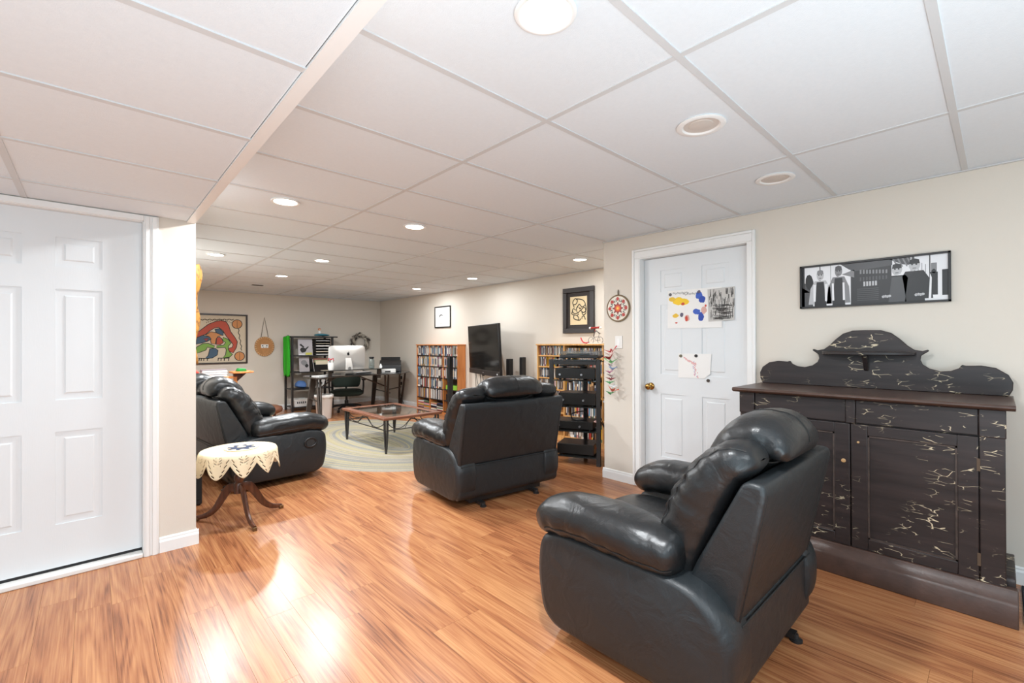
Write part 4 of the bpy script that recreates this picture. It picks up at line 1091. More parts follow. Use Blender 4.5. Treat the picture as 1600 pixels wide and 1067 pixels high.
# cases lying flat on the lowest shelf
for c in (1, 2):
    for p_ in range(2):
        z = .06; y = cols_[c][1]-.11-p_*.205; st_ = rr.choice(('lower', 'upper'))
        for k in range(9):
            col = rr.choice(WT); h = .0145
            o = ob('disc_case', MB().box(0, .135, -.095, .095, 0, h-.0006), case_m[col], loc=(BX0+.012+rr.uniform(0, .01), y+rr.uniform(-.004, .004), z)); z += h
            tag(o, '%s flat disc case, %s from bottom, %s stack, %s column of honey bookcase' % (col, ORD[k], 'right' if p_ else 'left', colname[c]), 'disc case', 'disc cases lying flat on the lowest shelf')
o = ob('green_box', MB().box(0, .13, -.17, .17, 0, .075), mat('lime_green', srgb(136, 190, 60), .5), loc=(BX0+.014, cols_[0][0]+.2, .045+2*rowh+.015), bevel=.003); tag(o, 'lime green box on a shelf in the near column of the honey bookcase', 'box')
o = ob('black_game_box', MB().box(0, .13, -.17, .17, 0, .12), m_black, loc=(BX0+.014, cols_[0][0]+.2, .045+1*rowh+.015), bevel=.006); tag(o, 'black box on the shelf below the lime green box in the honey bookcase', 'box')
# oak bookcase behind the stereo
b2 = thing('oak_bookcase', 'light oak bookcase with discs and books behind the stereo stand', 'bookcase', (0, 0, 0))
QX0, QX1, QY0, QY1, QZ = 4.57, 4.865, 2.72, 4.41, 1.285
m1 = m_oak
ob('side_panel', MB().box(QX0, QX1, QY1-.018, QY1, 0, QZ-.02), m1, b2); ob('side_panel', MB().box(QX0, QX1, QY0, QY0+.018, 0, QZ-.02), m1, b2)
ob('top_board', MB().box(QX0-.012, QX1, QY0-.01, QY1+.012, QZ-.02, QZ), m1, b2, bevel=.003)
ob('back_panel', MB().box(QX1-.008, QX1, QY0+.018, QY1-.018, 0, QZ-.02), m1, b2)
ob('kick_board', MB().box(QX0+.005, QX0+.02, QY0+.018, QY1-.018, 0, .055), m1, b2)
dv = [QY1-.018, 3.92, 3.30, QY0+.018]
for y in dv[1:3]: ob('divider', MB().box(QX0+.001, QX1-.008, y-.01, y+.01, .055, QZ-.02), m1, b2)
n2 = 0
for c in range(3):
    y1, y0 = dv[c]-.011, dv[c+1]+.011
    zs = [.055+k*.1515 for k in range(8)] if c == 0 else [.055, .33, .60, .87, 1.09]
    for k, z in enumerate(zs): ob('shelf', MB().box(QX0+.003, QX1-.008, y0, y1, z, z+.016), m1, b2)
    for k, z in enumerate(zs):
        if c == 0 and k < 3: continue                 # behind the recliner, never in view
        y = y1-.004; top = (zs[k+1] if k+1 < len(zs) else QZ-.02)-z-.016
        cdrow = top < .2
        lean = False
        while y > y0+.03:
            if cdrow: wd, h, dp = .0105, .125, .142
            else: wd, h, dp = rr.choice((.008, .012, .018, .024, .03)), min(rr.uniform(.14, .22), top-.012), .15
            if c == 2 and y < 3.0: break
            col = rr.choice(WT+['tan', 'brown', 'tan'])
            if c == 1 and k == 3 and 3.44 < y < 3.47: col = 'green'
            nm = 'disc_case' if cdrow else 'book'
            o = ob('slim_disc_case' if cdrow else 'book', case_mesh(nm, col, h if cdrow else round(h, 2), dp, wd), None, loc=(QX0+.02+rr.uniform(0, .02), y-wd/2, z+.0165))
            where = '%s shelf, %s of oak bookcase' % (ordn[len(zs)-1-k], ('television side', 'middle', 'door side')[c])
            kind_ = 'slim disc case' if cdrow else 'book'
            tag(o, '%s %s %s from the left, %s' % (nth(('oak', c, k, col, kind_)), col, kind_, where), 'disc case' if cdrow else 'book', '%ss on the %s shelf of the oak bookcase' % (kind_, ordn[len(zs)-1-k]))
            n2 += 1; y -= wd+.0005
            if rr.random() < (.02 if cdrow else .03): y -= rr.uniform(.01, .05)
# wire figure on top of the oak bookcase
t = thing('wire_sculpture', 'little wire and red bead figure riding a bicycle on top of the oak bookcase', 'figurine', (4.66, 3.47, QZ))
m_wire = mat('thin_wire', srgb(96, 96, 98), .35, metal=.8); m_redb = mat('red_enamel', srgb(150, 36, 30), .35)
mb = MB()
for y in (-.07, .07): mb.tube([(0, y+.042*math.cos(2*PI*i/20), .045+.042*math.sin(2*PI*i/20)) for i in range(20)], .003, 5, closed=True)
ob('wheels', mb, m_wire, t, smooth=180)
ob('bicycle_frame', MB().tube([(0, .07, .045), (0, .02, .085), (0, -.05, .09), (0, -.07, .045), (0, 0, .045), (0, .02, .085)], .003, 5).tube([(0, -.05, .09), (0, -.055, .125), (.03, -.06, .13)], .003, 5), m_wire, t, smooth=180)
ob('body', MB().tube([(0, .03, .09), (0, .02, .14), (0, -.01, .165), (0, -.06, .13)], .006, 6), m_wire, t, smooth=180)
ob('bead_bar', MB().cyl((0, -.06, .205), (0, .07, .20), .013, n=10).cyl((0, 0, .20), (0, .01, .155), .004, n=6), m_redb, t, smooth=40)
for y in (-.075, .085): ob('white_bead', MB().sph((0, y, .20), .016, 10, 8), m_white, t, smooth=180)
ob('pale_plate', MB().box(-.04, .04, -.12, .10, 0, .012), m_white_plastic, t, bevel=.003)
t = tag(ob('red_ribbon', MB().tube(spline([(4.64, 3.69, QZ+.08), (4.64, 3.66, QZ+.03), (4.65, 3.62, QZ+.012), (4.66, 3.58, QZ+.02), (4.66, 3.61, QZ+.008)], 16), .008, 6), mat('crimson', srgb(196, 40, 54), .5), smooth=180), 'short curled crimson ribbon on top of the oak bookcase', 'ribbon')

# ---------------------------------------------------------------- television and tower speakers
tvl = Vector((4.72, 6.15, 0)); tvr = Vector((4.29, 4.88, 0)); tc_ = (tvl+tvr)/2; wv = (tvr-tvl); TW = wv.length; ang = math.atan2(wv.y, wv.x)
tv = thing('television', 'large black flat television angled out from the niche wall on its bracket', 'television', (tc_.x, tc_.y, 1.195), ang)
tv.rotation_euler = (math.radians(2.7), 0, ang)
# local: x along the screen towards the near end, -y out of the screen
hw, hh = TW/2, .392
ob('case', MB().box(-hw, hw, -.012, .03, -hh, hh), m_black, tv, bevel=.006)
ob('screen', MB().box(-hw+.014, hw-.014, -.0135, -.0118, -hh+.085, hh-.014), m_blackglass, tv)
ob('lower_bezel', MB().box(-hw, hw, -.020, -.012, -hh, -hh+.075), mat('dark_grey_bezel', (.03, .028, .027), .3), tv, bevel=.003)
ob('bezel_trim', MB().box(-hw, hw, -.021, -.0185, -hh+.073, -hh+.079), mat('dull_silver', srgb(120, 116, 112), .3, metal=.7), tv)
ob('badge', MB().box(-.03, .03, -.0212, -.0199, -hh+.032, -hh+.044), m_alu, tv)
ob('sticker', MB().cyl((hw-.09, -.0199, -hh+.04), (hw-.09, -.0212, -hh+.04), .014, n=12), m_white, tv)
ob('rear_housing', MB().box(-hw*.6, hw*.6, .03, .07, -hh*.7, hh*.4), m_black, tv, bevel=.01)
inv = tv.matrix_basis.inverted() if False else Matrix.Rotation(-ang, 4, 'Z')
wl = inv @ (Vector((XN-.035, 5.50, 1.195))-Vector((tc_.x, tc_.y, 1.195)))
br = MB(); br.tube([(0, .07, -.05), (wl.x*.2+.12, wl.y*.55, -.05), (wl.x, wl.y, -.05)], .022, 8)
ob('wall_bracket', br, m_blackm, tv, smooth=60)
ob('stand_tab', MB().box(-.10, -.05, -.006, .02, -hh-.02, -hh), m_black, tv)
cbn = MB()
for i, (x, l, w_) in enumerate(((-hw+.10, .62, .02), (-hw+.16, .60, -.05), (-hw+.34, .55, .07), (-.2, .5, -.06))):
    cbn.tube(spline([(x, .04, -hh+.05), (x+.01, .05, -hh-.12), (x-w_, .06, -hh-.26), (x+w_*.8, .07, -hh-l+.1), (x+w_, .07, -hh-l)], 14), .005, 5)
ob('cables', cbn, mat('dark_cable', (.03, .028, .026), .6), tv, smooth=180)
def tower(x, y, h, label, w_=.062, rz=0.0):
    t = thing('tower_speaker', label, 'speaker', (x, y, 0), rz, 'slim tower speakers')
    ob('column', MB().box(-.04, .04, -w_/2, w_/2, .02, h), m_black, t, bevel=.005)
    ob('grille', MB().box(-.046, -.0401, -w_/2+.006, w_/2-.006, h-.42, h-.02), mat('speaker_cloth', (.01, .01, .011), .9), t, bevel=.002)
    ob('base', MB().lathe([(0, 0), (.11, 0), (.11, .012), (.06, .02), (0, .02)], 24), m_black, t, smooth=40)
tower(4.72, 4.85, 1.087, 'slim black tower speaker standing alone against the bare niche wall')
tower(4.74, 5.16, 1.055, 'slim black tower speaker half hidden behind the television edge', .075)
tower(4.50, 6.405, 1.07, 'slim black tower speaker in front of the honey wood bookcase')

# ---------------------------------------------------------------- stereo stand
ra = math.radians(-64.4)
rk = thing('stereo_stand', 'black stereo stand with five glass shelves behind the end of the door wall', 'stereo stand', (3.79, 3.10, 0), ra)
legs = [(-.255, 0), (.255, 0), (.03, .40)]
for x, y in legs:
    lg = ob('post', MB().box(x-.022, x+.022, y-.018, y+.018, 0, 1.12), m_blackm, rk, bevel=.003)
m_smoke = mat('smoked_glass', (.02, .022, .022), .08, coat=.5)
shz = [.09, .36, .62, .90, 1.12]
shape = roundpoly([(-.25, -.03), (.25, -.03), (.28, .05), (.12, .43), (-.12, .43), (-.28, .05)], .04, 3)
for k, z in enumerate(shz):
    ob('glass_shelf', MB().prism(shape, lambda a, c, q: (a, c, q), z-.010, z), m_smoke, rk)
ob('top_rail', MB().box(-.232, .232, -.02, .0, 1.065, 1.108), m_blackm, rk, bevel=.003)
def comp(name, label, z, w_, d_, h_, x=0.0, y=.18, knobs=2, rz=0):
    c, s = math.cos(ra), math.sin(ra)
    t = thing(name, label, 'stereo component', (3.79+c*x-s*y, 3.10+s*x+c*y, z+.0008), ra+rz)
    ob('case', MB().box(-w_/2, w_/2, -d_/2, d_/2, .012, h_), m_black, t, bevel=.004)
    ob('front_panel', MB().box(-w_/2, w_/2, -d_/2-.006, -d_/2-.0002, .014, h_-.001), mat('brushed_black', (.022, .021, .02), .3, metal=.3), t, bevel=.002)
    for i in range(knobs): ob('knob', MB().cyl((-w_/2+.05+i*.22*w_/.4, -d_/2-.006, h_*.45), (-w_/2+.05+i*.22*w_/.4, -d_/2-.022, h_*.45), .011, n=14), m_alu, t, smooth=40)
    for sx in (-1, 1):
        for sy in (-1, 1): ob('foot', MB().cyl((sx*(w_/2-.04), sy*(d_/2-.04), 0), (sx*(w_/2-.04), sy*(d_/2-.04), .012), .014, n=10), m_black, t)
    return t
comp('receiver', 'wide black receiver on the fourth shelf up of the stereo stand', .90, .43, .26, .125, -.0, .15)
comp('amplifier', 'black amplifier with two small knobs on the middle shelf of the stereo stand', .62, .40, .28, .14, .02, .16, 3)
comp('disc_player', 'flat black player with a looped cable on top, second shelf up of the stereo stand', .36, .42, .28, .095, -.02, .16)
comp('cassette_deck', 'black deck alone on the lowest shelf of the stereo stand', .09, .40, .30, .12, .0, .17, 0)
comp('slim_player', 'thin black box lying on the receiver of the stereo stand', .9+.1265, .28, .16, .028, -.05, .16, 0)
c, s = math.cos(ra), math.sin(ra)
W2 = lambda x, y, z: (3.79+c*x-s*y, 3.10+s*x+c*y, z)
tt = thing('turntable', 'black turntable with smoked lid on top of the stereo stand', 'turntable', W2(.04, .17, 1.1208), ra)
ob('plinth', MB().box(-.21, .21, -.15, .15, .014, .045), m_black, tt, bevel=.006)
for sx in (-1, 1):
    for sy in (-1, 1): ob('foot', MB().cyl((sx*.17, sy*.11, 0), (sx*.17, sy*.11, .014), .018, n=10), m_black, tt)
ob('platter', MB().cyl((-.04, 0, .045), (-.04, 0, .06), .13, n=32), m_blackm, tt, smooth=40)
ob('tonearm', MB().tube([(.16, .09, .045), (.16, .09, .075), (.13, -.02, .072), (.09, -.08, .066)], .005, 6), m_alu, tt, smooth=60)
lid = MB()
for a in ((-.205, .205, .13, .135, .047, .085), (-.205, -.2, -.13, .13, .047, .085), (.2, .205, -.13, .13, .047, .085), (-.205, .205, -.135, -.13, .047, .085), (-.205, .205, -.135, .135, .085, .088)): lid.box(*a)
ob('dust_cover', lid, mat('smoky_acrylic', (.8, .81, .81), .06, trans=1), tt)
t = tag(ob('yellow_bowl', MB().lathe([(0, 0), (.03, 0), (.035, .006), (.06, .04), (.075, .062), (.070, .062), (.055, .04), (.03, .012), (0, .010)], 24), mat('ochre_glaze', srgb(190, 164, 92), .3, var=.2, vscale=30), smooth=50, loc=W2(-.10, .405, 1.1208)), 'small ochre bowl behind the turntable on top of the stereo stand', 'bowl')
cbl = MB()
for (x0, y0, z0, x1, y1, z1) in ((.20, .30, .97, .22, .26, .70), (.20, .28, .70, .21, .30, .42), (.17, .30, .42, .22, .30, .15), (.22, .1, 1.1, .24, .2, .95), (.12, .31, .44, .22, .20, .38)):
    cbl.tube(spline([W2(x0+.055, y0, z0), W2(x0+.09, y0+.03, (z0+z1)/2+.05), W2(x1+.08, y1, (z0+z1)/2-.08), W2(x1+.055, y1, z1)], 14), .005, 5)
ob('cables', cbl, m_black, rk, smooth=180).parent = None
bpy.data.objects['cables.001'].name = 'stereo_cables'
tag(bpy.data.objects['stereo_cables'], 'black cables looping between the shelves of the stereo stand', 'cable')
for i, (x, y, z, col) in enumerate(((.222, .10, .975, (206, 120, 110)), (.224, .10, .70, (222, 190, 176)), (.20, .05, .44, (210, 160, 150)), (.21, .08, .15, (200, 50, 44)))):
    o = MB()
    for k in range(3): o.cyl(W2(x-.002, y+.024*k, z+.02), W2(x+.032, y+.024*k-.01, z+.012), .006, n=8)
    tag(ob('plug', o, mat('plug_%d' % i, srgb(*col), .4)), 'cluster of pale red plugs at the side of the %s on the stereo stand' % ('receiver', 'amplifier', 'flat player', 'lowest deck')[i], 'plug')
o = ob('looped_cable', MB().tube(spline([W2(-.05, .10, .462), W2(-.06, .09, .52), W2(.02, .09, .55), W2(.10, .11, .55), W2(.11, .13, .47), W2(.03, .08, .462), W2(-.05, .10, .464)], 24), .007, 6), m_black, smooth=180)
tag(o, 'stiff loop of black cable standing on the flat player', 'cable')

# ---------------------------------------------------------------- glass desk and what stands on it
dk_ = thing('glass_desk', 'black glass corner desk on curved dark metal legs with a raised front shelf', 'desk', (0, 0, 0))
m_desk = mat('dark_bronze_metal', srgb(70, 62, 56), .35, metal=.4)
DT = .74
top = roundpoly([(2.70, 7.50), (3.1, 7.80), (3.85, 7.80), (4.25, 7.66), (4.80, 8.25), (4.80, 9.3), (4.25, 9.3), (4.05, 8.45), (2.70, 8.30)], .08, 4)
ob('glass_top', MB().prism(top, lambda a, c, z: (a, c, z), DT-.012, DT), m_smoke, dk_)
ed = MB(); ed.tube([(a, c, DT-.016) for a, c in top], .009, 6, closed=True); ob('edge_rail', ed, m_desk, dk_, smooth=60)
def curved(x0, y0, x1, y1, dx, dy):
    mb = MB()
    for k in (-1, 1):
        mb.tube(spline([(x0+k*dx, y0+k*dy, DT-.02), (x0+(x1-x0)*.25+k*dx*.9, y0+(y1-y0)*.25+k*dy*.9, .55), (x0+(x1-x0)*.75+k*dx*.55, y0+(y1-y0)*.75+k*dy*.55, .22), (x1+k*dx*.25, y1+k*dy*.25, 0)], 14), .015, 6, rr=[.016+.010*i/13 for i in range(14)])
    ob('curved_leg', mb, m_desk, dk_, smooth=60)
def slab(x0, y0, x1, y1, w_):
    mb = MB(); vs = []
    for x, y, z, hw_ in ((x1, y1, 0, w_*.6), (x0, y0, DT-.016, w_)):
        vs += [(x-hw_, y-.02, z), (x+hw_, y-.02, z), (x+hw_, y+.02, z), (x-hw_, y+.02, z)]
    mb.add(vs, [(3,2,1,0), (4,5,6,7), (0,1,5,4), (1,2,6,5), (2,3,7,6), (3,0,4,7)])
    ob('slab_leg', mb, m_desk, dk_, bevel=.005)
slab(2.84, 8.12, 2.72, 8.12, .055); curved(2.80, 7.80, 2.765, 7.63, .035, .02)
slab(4.46, 9.10, 4.42, 9.15, .055); curved(4.16, 8.02, 4.25, 8.20, .05, .03); curved(4.60, 8.20, 4.80, 8.66, .06, .0)
ob('stretcher', MB().tube([(2.76, 8.12, .36), (2.77, 7.66, .33)], .012, 6), m_desk, dk_); ob('stretcher', MB().tube([(4.30, 8.15, .33), (4.44, 9.12, .33)], .012, 6), m_desk, dk_)
ob('stretcher', MB().tube([(4.25, 8.15, .40), (4.70, 8.44, .40)], .012, 6), m_desk, dk_)
ob('brace', MB().tube([(3.55, 7.9, DT-.03), (4.22, 8.15, .46)], .013, 6), m_desk, dk_); ob('brace', MB().tube([(3.10, 7.85, DT-.03), (2.82, 7.95, .50)], .013, 6), m_desk, dk_)
SH = .845
ob('raised_shelf', MB().prism(roundpoly([(2.88, 7.72), (3.95, 7.72), (4.0, 7.95), (2.88, 7.95)], .03, 3), lambda a, c, z: (a, c, z), SH-.014, SH), m_smoke, dk_)
for x in (3.0, 3.90): ob('shelf_post', MB().box(x-.03, x+.03, 7.805, 7.85, DT-.08, SH-.014), m_desk, dk_, bevel=.004)
# computer seen from behind
pc_ = thing('desktop_computer', 'silver all in one computer seen from behind on its foot on the glass desk', 'computer', (3.42, 8.10, DT+.001), math.radians(2))
m_silver = mat('satin_aluminium', srgb(214, 211, 206), .34, metal=.55)
w2_, zb, zt_ = .345, .092, .525
pan = MB(); rings = []
for y, k in ((.012, 1.0), (.0, 1.0), (-.012, .90), (-.030, .60), (-.042, .25), (-.044, .02)):
    rings.append([(math.copysign(abs(math.cos(t))**.22, math.cos(t))*w2_*k, y, (zb+zt_)/2+math.copysign(abs(math.sin(t))**.22, math.sin(t))*(zt_-zb)/2*k) for t in [2*PI*i/64 for i in range(64)]])
pan.rings(rings); ob('housing', pan, m_silver, pc_, smooth=50)
ob('screen', MB().box(-w2_+.012, w2_-.012, .0122, .014, zb+.08, zt_-.012), m_blackglass, pc_)
ft = MB()
secs = [(-.045, .30, .052), (-.075, .20, .058), (-.095, .10, .068), (-.10, .03, .078), (-.095, .008, .082)]
rings = []
for y, z, hw_ in secs: rings.append([(-hw_, y, z), (hw_, y, z), (hw_, y+.008, z+.003), (-hw_, y+.008, z+.003)])
rings += [[(-.085, -.09, .0005), (.085, -.09, .0005), (.085, -.088, .008), (-.085, -.088, .008)], [(-.085, .09, .0005), (.085, .09, .0005), (.085, .09, .006), (-.085, .09, .006)]]
ft.rings(rings); ob('foot', ft, m_silver, pc_, bevel=.003)
ob('cable_port', MB().rings([[(.026*math.cos(2*PI*i/20), -.0995+.0035*math.sin(2*PI*i/20)*0+dy, .115+.026*math.sin(2*PI*i/20)) for i in range(20)] for dy in (0.006, -.003)]), mat('grey_port', srgb(120, 118, 116), .5), pc_)
# bitten fruit emblem: outline in pixel units of the crest
body = [(0, .55), (.22, .66), (.48, .64), (.70, .48), (.56, .36), (.48, .16), (.53, -.06), (.66, -.22), (.76, -.26), (.62, -.62), (.40, -.86), (.20, -.88), (.0, -.80), (-.20, -.88), (-.42, -.84), (-.66, -.50), (-.76, -.06), (-.72, .32), (-.52, .58), (-.24, .66)]
lg_ = MB()
lg_.prism([(x*.030, .375+z*.036) for x, z in body], lambda a, c, d: (a, d, c), -.0425, -.0478)
lg_.prism([(x*.030, .375+z*.036) for x, z in ((.02, .72), (.10, .96), (.34, 1.14), (.34, .96), (.22, .78))], lambda a, c, d: (a, d, c), -.0415, -.0478)
ob('emblem', lg_, mat('dark_emblem', (.02, .02, .022), .25), pc_)
# small things on the desk
o = thing('pen_cup', 'white ribbed cup holding red tipped pens on the raised desk shelf', 'cup', (3.02, 7.83, SH+.0006))
ob('cup', MB().lathe([(0, 0), (.042, 0), (.05, .02), (.056, .13), (.052, .13), (.046, .02), (0, .012)], 20), m_white_plastic, o, smooth=50)
for i in range(6):
    a = i*1.05; pn = ob('pen', MB().cyl((.015*math.cos(a), .015*math.sin(a), .014), (.04*math.cos(a), .04*math.sin(a), .165+.012*(i % 3)), .005, n=8), m_white_plastic if i % 2 else m_ink, o)
    ob('tip', MB().sph((.041*math.cos(a), .041*math.sin(a), .17+.012*(i % 3)), .013, 8, 6), mat('crimson', srgb(196, 40, 54), .5), pn, smooth=180)
o = thing('glass_jar', 'tall clear glass jar with dark stopper on the raised desk shelf, beside the computer', 'jar', (3.76, 7.83, SH+.0006))
ob('jar', MB().lathe([(0, .0), (.045, .0), (.05, .01), (.05, .15), (.04, .17), (.038, .17), (.045, .15), (.045, .014), (0, .010)], 20), mat('grey_green_glass', (.55, .60, .58), .08, trans=.85), o, smooth=50)
ob('stopper', MB().lathe([(0, .168), (.034, .168), (.034, .185), (.045, .19), (.045, .21), (0, .21)], 16), m_black, o, smooth=40)
ob('white_filling', MB().cyl((0, 0, .012), (0, 0, .045), .041, n=16), m_paper, o)
o = ob('white_candle', MB().lathe([(0, 0), (.025, 0), (.027, .03), (.018, .05), (.008, .075), (0, .08)], 16), m_white, smooth=60, loc=(3.94, 7.83, SH+.0006)); tag(o, 'little white conical candle at the end of the raised desk shelf', 'candle')
pr = thing('printer', 'boxy black printer on the corner desk by the niche wall', 'printer', (4.45, 8.42, DT+.001), math.radians(-30))
ob('body', MB().prism([(-.17, 0), (.17, 0), (.17, .20), (.05, .22), (-.17, .12)], lambda a, c, x: (x, a, c), -.21, .21), mat('charcoal_plastic', (.03, .03, .032), .4), pr, bevel=.008)
ob('paper_feed', MB().prism([(.05, .16), (.10, .16), (.17, .27), (.13, .28)], lambda a, c, x: (x, a, c), -.19, .19), m_black, pr, bevel=.004)
ob('front_tray', MB().box(-.16, .16, -.26, -.168, .008, .03), m_black, pr, bevel=.003)
o = thing('phone_dock', 'white box with dark slot on the desk in front of the printer', 'box', (4.16, 7.95, DT+.001), math.radians(-20))
ob('case', MB().box(-.13, .13, -.04, .04, 0, .075), m_white_plastic, o, bevel=.008); ob('slot', MB().box(-.07, .03, -.0425, -.039, .012, .04), m_ink, o)
o = thing('paper_heap', 'loose white papers and magazines lying on the glass desk under the raised shelf', 'papers', (3.72, 8.10, DT+.002), 0)
for i in range(7):
    ob('sheet', MB().box(-.14, .14, -.10, .10, 0, .004, M=Matrix.Translation((rr.uniform(-.06, .06), rr.uniform(-.03, .03), .0045*i)) @ Matrix.Rotation(rr.uniform(-.6, .6), 4, 'Z')), (m_paper, mat('lilac_cover', srgb(176, 166, 178), .5), mat('grey_cover', srgb(120, 118, 116), .5))[i % 3], o)
o = ob('white_notepad', MB().box(-.16, .16, -.09, .09, 0, .014), m_paper, loc=(2.93, 7.95, DT+.001), rot=(0, 0, .3)); tag(o, 'white pad of paper at the open end of the glass desk', 'notepad')
kb_ = ob('keyboard', MB().box(-.2, .2, -.06, .06, 0, .012), m_alu, loc=(3.34, 8.30, DT+.001), bevel=.003); tag(kb_, 'slim keyboard lying on the glass desk behind the computer foot', 'keyboard')
# bin under the desk
bn = thing('waste_bin', 'white plastic waste bin with liner under the open end of the glass desk', 'bin', (2.97, 8.02, 0))
ob('bucket', MB().lathe([(0, .002), (.115, .002), (.12, .01), (.145, .40), (.150, .405), (.139, .405), (.113, .02), (0, .015)], 28), m_white_plastic, bn, smooth=50)
ob('liner', MB().rings([[((r+.006*math.sin(i*2.3))*math.cos(2*PI*i/36), (r+.006*math.sin(i*2.3))*math.sin(2*PI*i/36), z+.006*math.sin(i*1.7)) for i in range(36)] for r, z in ((.136, .39), (.142, .418), (.153, .412), (.156, .36), (.1525, .36), (.150, .405))], closed=False), mat('thin_white_liner', srgb(240, 238, 234), .5), bn, smooth=180)
# office chair
oc = thing('office_chair', 'dark green office chair with black arms behind the glass desk', 'office chair', (3.64, 8.66, -.0), math.radians(-22))
m_green = mat('dark_green_fabric', srgb(32, 44, 36), .85, bump=.2, bscale=400)
for k in range(5):
    a = 2*PI*k/5+.45
    ar = ob('base_arm', MB().tube([(.03*math.cos(a), .03*math.sin(a), .11), (.18*math.cos(a), .18*math.sin(a), .10), (.30*math.cos(a), .30*math.sin(a), .075)], .02, 8, rr=[.026, .021, .016]), m_black, oc, smooth=60)
    ob('caster', MB().cyl((.31*math.cos(a)-.014*math.sin(a), .31*math.sin(a)+.014*math.cos(a), .028), (.31*math.cos(a)+.014*math.sin(a), .31*math.sin(a)-.014*math.cos(a), .028), .028, n=14).cyl((.30*math.cos(a), .30*math.sin(a), .05), (.30*math.cos(a), .30*math.sin(a), .08), .008, n=8), m_black, ar, smooth=40)
ob('gas_column', MB().lathe([(0, .09), (.035, .09), (.035, .20), (.022, .20), (.022, .30), (0, .30)], 16), m_black, oc, smooth=40)
ob('tilt_box', MB().box(-.09, .09, -.11, .11, .285, .325), m_black, oc, bevel=.006)
ob('seat', pillow([(0, -.28, .355), (0, 0, .35), (0, .24, .36)], (1, 0, 0), [.29, .31, .28], [.062, .058, .055], 3, .07, .07, 20, 28), m_green, oc, smooth=180)
ob('backrest', pillow([(0, .27, .43), (0, .30, .56), (0, .31, .72)], (1, 0, 0), [.25, .28, .24], [.035, .045, .035], 3, .07, .07, 18, 28), m_green, oc, smooth=180)
ob('back_stem', MB().tube([(0, .10, .31), (0, .34, .32), (0, .36, .45), (0, .345, .58)], .018, 8), m_black, oc, smooth=60)
for sx in (-1, 1):
    ar = ob('arm_support', MB().tube([(sx*.2, .02, .31), (sx*.30, .02, .32), (sx*.315, .02, .45), (sx*.315, .02, .585)], .018, 8), m_black, oc, smooth=60)
    ob('arm_pad', MB().box(sx*.315-.04, sx*.315+.04, -.14, .14, .585, .615), m_black, ar, bevel=.012, seg=3)

# ---------------------------------------------------------------- metal rack by the back wall
et = thing('metal_rack', 'black metal rack of open shelves against the back wall, between hide disc and desk', 'shelf rack', (0, 0, 0))
EX0, EX1, EY0, EY1 = 2.80, 3.56, 9.16, 9.56
for x in (EX0, EX1):
    for y in (EY0, EY1): ob('post', MB().box(x-.018, x+.018, y-.018, y+.018, 0, 1.42), m_blackm, et)
EZ = [.085, .43, .755, 1.075]
for z in EZ: ob('shelf', MB().box(EX0, EX1, EY0, EY1, z-.018, z), m_blackm, et, bevel=.002)
ob('top_bar', MB().box(EX0-.03, EX1+.10, EY0-.03, EY1+.02, 1.42, 1.445), m_blackm, et, bevel=.004)
o = MB(); rings = []
for i in range(26):
    u = i/25; z = 1.45-.76*u; w_ = .050+.036*math.sin(min(u*1.2, 1)*PI*.6)*(1 if i < 23 else .7)-.02*max(0, u-.8)*5
    rings.append([(EX0-.068-.022*math.cos(2*PI*q/24)*(1.2-.4*u)-.010*math.sin(q*1.9+u*3), 9.19+w_*math.sin(2*PI*q/24)-.02*u, z-.02*u*math.sin(q*.9)) for q in range(24)])
jk = thing('green_jacket', 'bright green jacket hanging in folds at the end of the metal rack', 'jacket', (0, 0, 0))
m_gr = mat('bright_green_cloth', srgb(44, 178, 34), .7)
o.rings(rings); ob('sleeve', o, m_gr, jk, smooth=180)
o2 = MB(); o2.rings([[(p[0]-.004, p[1]+.15+.01*(i/25), p[2]-.02+.03*(i/25)) for p in r] for i, r in enumerate(rings)]); ob('body', o2, m_gr, jk, smooth=180)
ob('hook', MB().tube(spline([(EX0-.058, 9.27, 1.40), (EX0-.06, 9.27, 1.45), (EX0-.04, 9.27, 1.462), (EX0-.02, 9.27, 1.4505)], 10), .005, 6).tube([(EX0-.058, 9.19, 1.41), (EX0-.058, 9.34, 1.41)], .006, 6), m_blackm, jk, smooth=180)
# pictures leaning on the shelves
def board(name, label, x0, x1, z, h, shapes, bgc):
    mb = MB(); k = lambda u, v, d: (x0+(x1-x0)*u, EY0+.06+v*h*.12-d, z+.001+h*v)
    mb.prism([(0, 0), (1, 0), (1, 1), (0, 1)], k, -.008, 0, 0)
    for i, (pts, c) in enumerate(shapes): mb.prism(pts, k, 0, .0015+.0002*i, c)
    tag(ob(name, mb, [bgc, m_ink, mat('poster_grey', srgb(130, 130, 132), .6), mat('poster_yellow', srgb(206, 200, 90), .6), m_paper]), label, 'poster')
board('motorcycle_poster', 'grey poster with black shape leaning on the upper shelf of the metal rack', 2.93, 3.20, 1.075, .32, [(blob(.34, .32, .2, 14, 3, .16), 1), ([(.45, .38), (.70, .55), (.74, .50), (.52, .30)], 1), (R4(.05, .45, .03, .09), 4), (R4(.5, .95, .02, .16), 3), ([(.1, .62), (.2, .70), (.42, .52), (.38, .45)], 1)], mat('poster_pale', srgb(186, 182, 186), .6))
board('grey_print', 'pale grey print leaning on the middle shelf of the metal rack', 2.95, 3.14, .755, .29, [(blob(.5, .6, .3, 14, 8, .2), 2), (blob(.75, .4, .16, 12, 5, .12), 1)], mat('poster_lilac', srgb(176, 170, 172), .6))
tr = thing('letter_trays', 'stack of black letter trays with papers on the upper shelf of the metal rack', 'letter trays', (3.385, 9.35, 1.076))
